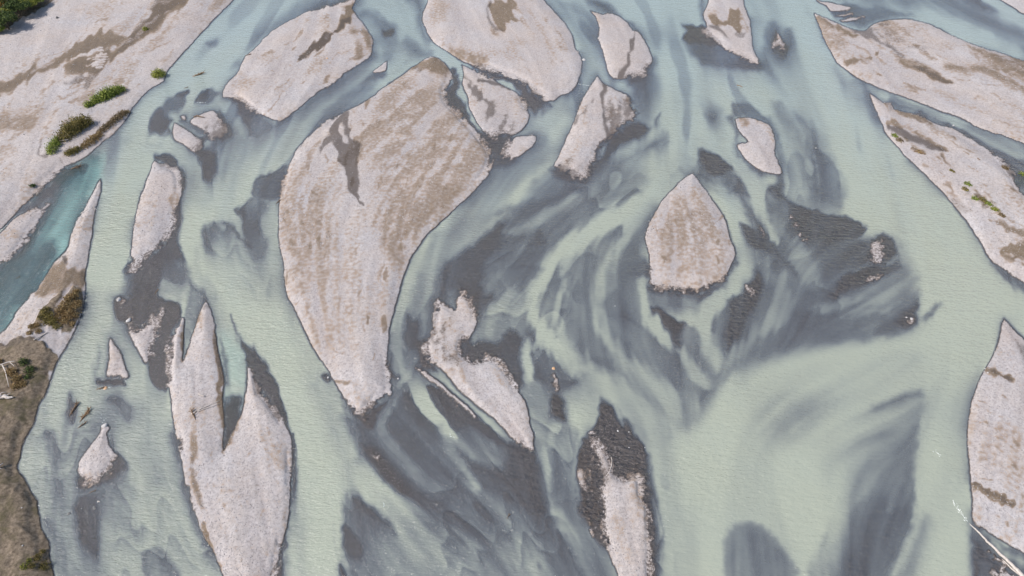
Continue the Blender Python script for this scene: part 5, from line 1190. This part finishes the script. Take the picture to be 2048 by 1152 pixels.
log('driftwood_stick', [(1222, 914), (1224, 922), (1223, 932), (1219, 944), (1212, 953)], [.05, .05, .05, .05, .03], BLEACHED, 'thin curved pale branch on the bottom gravel bar', zs=[.06, .08, .08, .06, .05])
log('driftwood_stick', [(196, 1003), (200, 1004)], [.1, .06], BLEACHED, 'small pale stick in the dark shallows below the lower left islet', zs=[.08, .1])
log('driftwood_stick', [(1826, 306), (1836, 308), (1848, 313)], [.12, .14, .08], BROWNWOOD, 'short brown log near the edge of the right gravel bar', zs=[.15, .2, .15])
log('driftwood_stick', [(1952, 321), (1958, 325)], [.08, .06], BROWNWOOD, 'tiny dark stick in the middle of the right gravel bar', zs=[.06, .08])
log('driftwood_stick', [(2000, 162), (2006, 164)], [.09, .06], ORANGEWOOD, 'tiny orange stick on the streaked upper right bar', zs=[.06, .08])
rootwad(394, 151, 2.6, .6, ORANGEWOOD, 'orange brown snag trailing branches in the upper left channel', 10, 5)
rootwad(372, 176, .9, .5, BROWNWOOD, 'small dark snag below the orange brown one', 5, 8)
rootwad(146, 822, 2.0, 1.4, BROWNWOOD, 'dark reddish snag, left of the pair in the lower left channel', 12, 11, .6)
rootwad(168, 834, 2.2, 1.3, ORANGEWOOD, 'ochre brown snag, right of the pair in the lower left channel', 12, 12, .6)
rootwad(163, 852, 1.2, .8, BROWNWOOD, 'brown root tangle just below the ochre snag', 8, 13, .7)
rootwad(185, 984, .8, .4, ORANGEWOOD, 'orange stump below the lower left islet', 5, 14, .5)
rootwad(313, 584, .9, 1.2, ORANGEWOOD, 'small orange snag on the dark shallows left of centre', 6, 15, .7)
rootwad(556, 405, 1.3, 1.0, BROWNWOOD, 'brown root clump at the left edge of the largest island', 8, 16, .7)
rootwad(1016, 1034, .6, 1.0, BROWNWOOD, 'tiny dark snag in the grey shallows at the bottom centre', 6, 17, .8)
rootwad(496, 112, 1.4, .4, BROWNWOOD, 'small brown snag beside the slanting oval bar', 5, 18, .7)
rootwad(150, 336, 2.0, .5, BROWNWOOD, 'dark branches in the turquoise water below the scrub', 8, 19, .9)
rootwad(36, 556, .7, .8, BROWNWOOD, 'small brown snag in the turquoise arm near the left edge', 6, 20, .7)
rootwad(200, 778, 1.2, .3, BROWNWOOD, 'brown debris at the foot of the narrow gravel spike', 7, 21, .7)
# rocks
for px, py, w, m_, lab, sq in [
    (238, 600, .45, ROCK_PALE, 'pale rock at the top of the dark islet', .6), (258, 641, .42, ROCK_PALE, 'pale slab on the right side of the dark islet', .5),
    (1107, 737, .32, ROCK_ORANGE, 'orange white rock in the dark tongue below centre', .5), (1236, 862, .16, ROCK_PALE, 'largest white stone on the dark wet gravel at the bottom', .6),
    (1258, 864, .11, ROCK_PALE, 'white stone right of the largest one on the dark gravel', .6), (1258, 895, .11, ROCK_PALE, 'white stone below the other two on the dark gravel', .6),
    (1290, 895, .11, ROCK_PALE, 'white stone at the right rim of the dark gravel', .6), (1970, 738, .14, ROCK_PALE, 'upper white stone at the lower right bank edge', .6),
    (1968, 743, .13, ROCK_PALE, 'lower white stone at the lower right bank edge', .6), (1974, 747, .14, ROCK_PALE, 'right white stone at the lower right bank edge', .5),
    (118, 43, .45, ROCK_DARK, 'grey boulder standing on the pale flat, upper left', .9), (656, 755, .22, ROCK_PALE, 'white rock at the left tip of the largest island', .5),
    (796, 757, .18, ROCK_PALE, 'pale rock in the dark water right of the largest island tip', .5), (138, 1027, .26, ROCK_DARK, 'dark rock breaking the lower left channel', .5),
    (189, 1016, .3, ROCK_DARK, 'dark flat stone below the lower left islet', .35), (163, 1017, .1, ROCK_PALE, 'tiny white stone in the lower left shallows', .6),
    (1907, 251, .28, ROCK_PALE, 'white stone in the blue side channel on the right', .6), (1632, 296, .22, ROCK_PALE, 'white stone in the blue shallows of the upper right channel', .6),
    (1823, 638, .3, ROCK_PALE, 'pale flat stone at the tip of the grey shallows', .3), (1813, 635, .2, ROCK_PALE, 'small white stone beside the flat one at the tip of the shallows', .5),
    (655, 121, .3, ROCK_ORANGE, 'orange stone on the slanting oval bar', .5), (1168, 120, .5, ROCK_PALE, 'white rock at the right edge of the wide rounded bar', .7),
    (211, 776, .34, ROCK_ORANGE, 'tan rock at the foot of the narrow gravel spike', .5), (1074, 716, .12, ROCK_PALE, 'white speck of stone in the grey shallows below centre', .6),
    (1230, 612, .14, ROCK_PALE, 'white stone in the middle grey shallows', .6), (210, 852, .4, ROCK_PALE, 'pale rock at the upper tip of the lower left islet', .5),
    (54, 1099, .1, ROCK_PALE, 'white stone low on the brown bank', .6), (50, 1022, .1, ROCK_PALE, 'white stone higher on the brown bank', .6)]:
    rock(px, py, w, m_, lab, sq)
# foam where the current breaks
def foam(pts, wid, label):
    rr = random.Random(int(pts[0][0])); vs, fs = [], []
    P = [at(px, py, .02) for px, py in pts]
    for i in range(len(P) - 1):
        a, b = P[i], P[i + 1]; L = (b - a).length; n = max(3, int(L / .12)); d = (b - a).normalized(); s = Vector((-d.y, d.x, 0))
        for k in range(n):
            if rr.random() < .25: continue
            c = a.lerp(b, (k + rr.random()) / n) + s * rr.gauss(0, wid * .5); l = rr.uniform(.05, .16); w = rr.uniform(.02, .05); o0 = len(vs)
            vs += [tuple(c - d * l), tuple(c + s * w), tuple(c + d * l), tuple(c - s * w), tuple(c + Vector((0, 0, .035)))]
            fs += [(o0, o0+3, o0+4), (o0+3, o0+2, o0+4), (o0+2, o0+1, o0+4), (o0+1, o0, o0+4)]
    me = bpy.data.meshes.new('foam'); me.from_pydata(vs, [], fs); me.materials.append(FOAM)
    o = bpy.data.objects.new('foam', me); COL.objects.link(o); o['kind'] = 'stuff'; o['label'] = label
foam([(1906, 1004), (1916, 1017), (1926, 1030), (1936, 1043)], .12, 'white wake of the long bleached log')
foam([(1905, 1000), (1920, 1022), (1934, 1043)], .5, 'thin foam flecks beside the wake')
foam([(196, 775), (208, 780), (222, 772)], .3, 'foam below the narrow gravel spike')
foam([(200, 828), (204, 836), (210, 842)], .5, 'foam flecks above the lower left islet')
foam([(766, 1004), (769, 1011), (766, 1014)], .05, 'small curl of foam on the plume')
foam([(1156, 168), (1210, 176)], .1, 'thin foam line between the pointed bars')
foam([(395, 205), (412, 205)], .12, 'white riffle above the pair of islets')
foam([(900, 868), (908, 876)], .25, 'foam at the end of the milky finger')
foam([(1864, 900), (1882, 912)], .5, 'foam flecks in the right channel')
# loose stones lying on the bars
def stones(n):
    rng = np.random.default_rng(5)
    px = rng.uniform(-10, 2058, n * 4); py = 1165 - rng.random(n * 4) ** 1.25 * 1170
    i = np.clip(np.searchsorted(GX, px), 0, NX - 1); j = np.clip(np.searchsorted(GY, py), 0, NY - 1)
    ok = (h[j, i] > .03) & (SOIL[j, i] < .5); px, py, i, j = px[ok][:n], py[ok][:n], i[ok][:n], j[ok][:n]; n = len(px)
    x, y = ground_xy(px, py); z = h[j, i]
    r = .03 + .075 * rng.random(n) ** 3; r *= 1 + .5 * (py < 500)
    base = np.array([[1, 0, 0], [.25, .9, 0], [-.8, .55, 0], [-.75, -.6, 0], [.35, -.85, 0], [.05, .05, .75]])
    a = rng.random(n) * 6.28; ca, sa = np.cos(a), np.sin(a)
    V = base[None] * (1 + .3 * rng.normal(size=(n, 6, 1))) * r[:, None, None]
    V = np.stack([V[..., 0] * ca[:, None] - V[..., 1] * sa[:, None] * .75, V[..., 0] * sa[:, None] + V[..., 1] * ca[:, None] * .75, V[..., 2]], 2)
    V += np.stack([x, y, z - .01], 1)[:, None, :]
    f = np.array([[0, 1, 5], [1, 2, 5], [2, 3, 5], [3, 4, 5], [4, 0, 5]])
    F = (f[None] + 6 * np.arange(n)[:, None, None]).reshape(-1, 3)
    me = bpy.data.meshes.new('loose_stones'); me.from_pydata(V.reshape(-1, 3).tolist(), [], F.tolist()); me.update()
    tn = np.repeat(np.clip(rng.normal(.5, .28, n) - DAMP[j, i] * .5, 0, 1), 6)
    at_ = me.attributes.new('tone', 'FLOAT', 'POINT'); at_.data.foreach_set('value', tn.astype(np.float32))
    m, nt = mat('loose_stone'); g = NT(nt); out = g.n('ShaderNodeOutputMaterial'); b = g.n('ShaderNodeBsdfPrincipled'); g.l(b.outputs[0], out.inputs[0])
    g.l(g.mix(g.attr('tone'), (.17, .158, .155), (.47, .445, .44)), b.inputs['Base Color']); b.inputs['Roughness'].default_value = .9
    me.materials.append(m); o = bpy.data.objects.new('loose_stones', me); COL.objects.link(o); o['kind'] = 'stuff'; o['label'] = 'loose stones scattered over the gravel bars'
stones(60000)
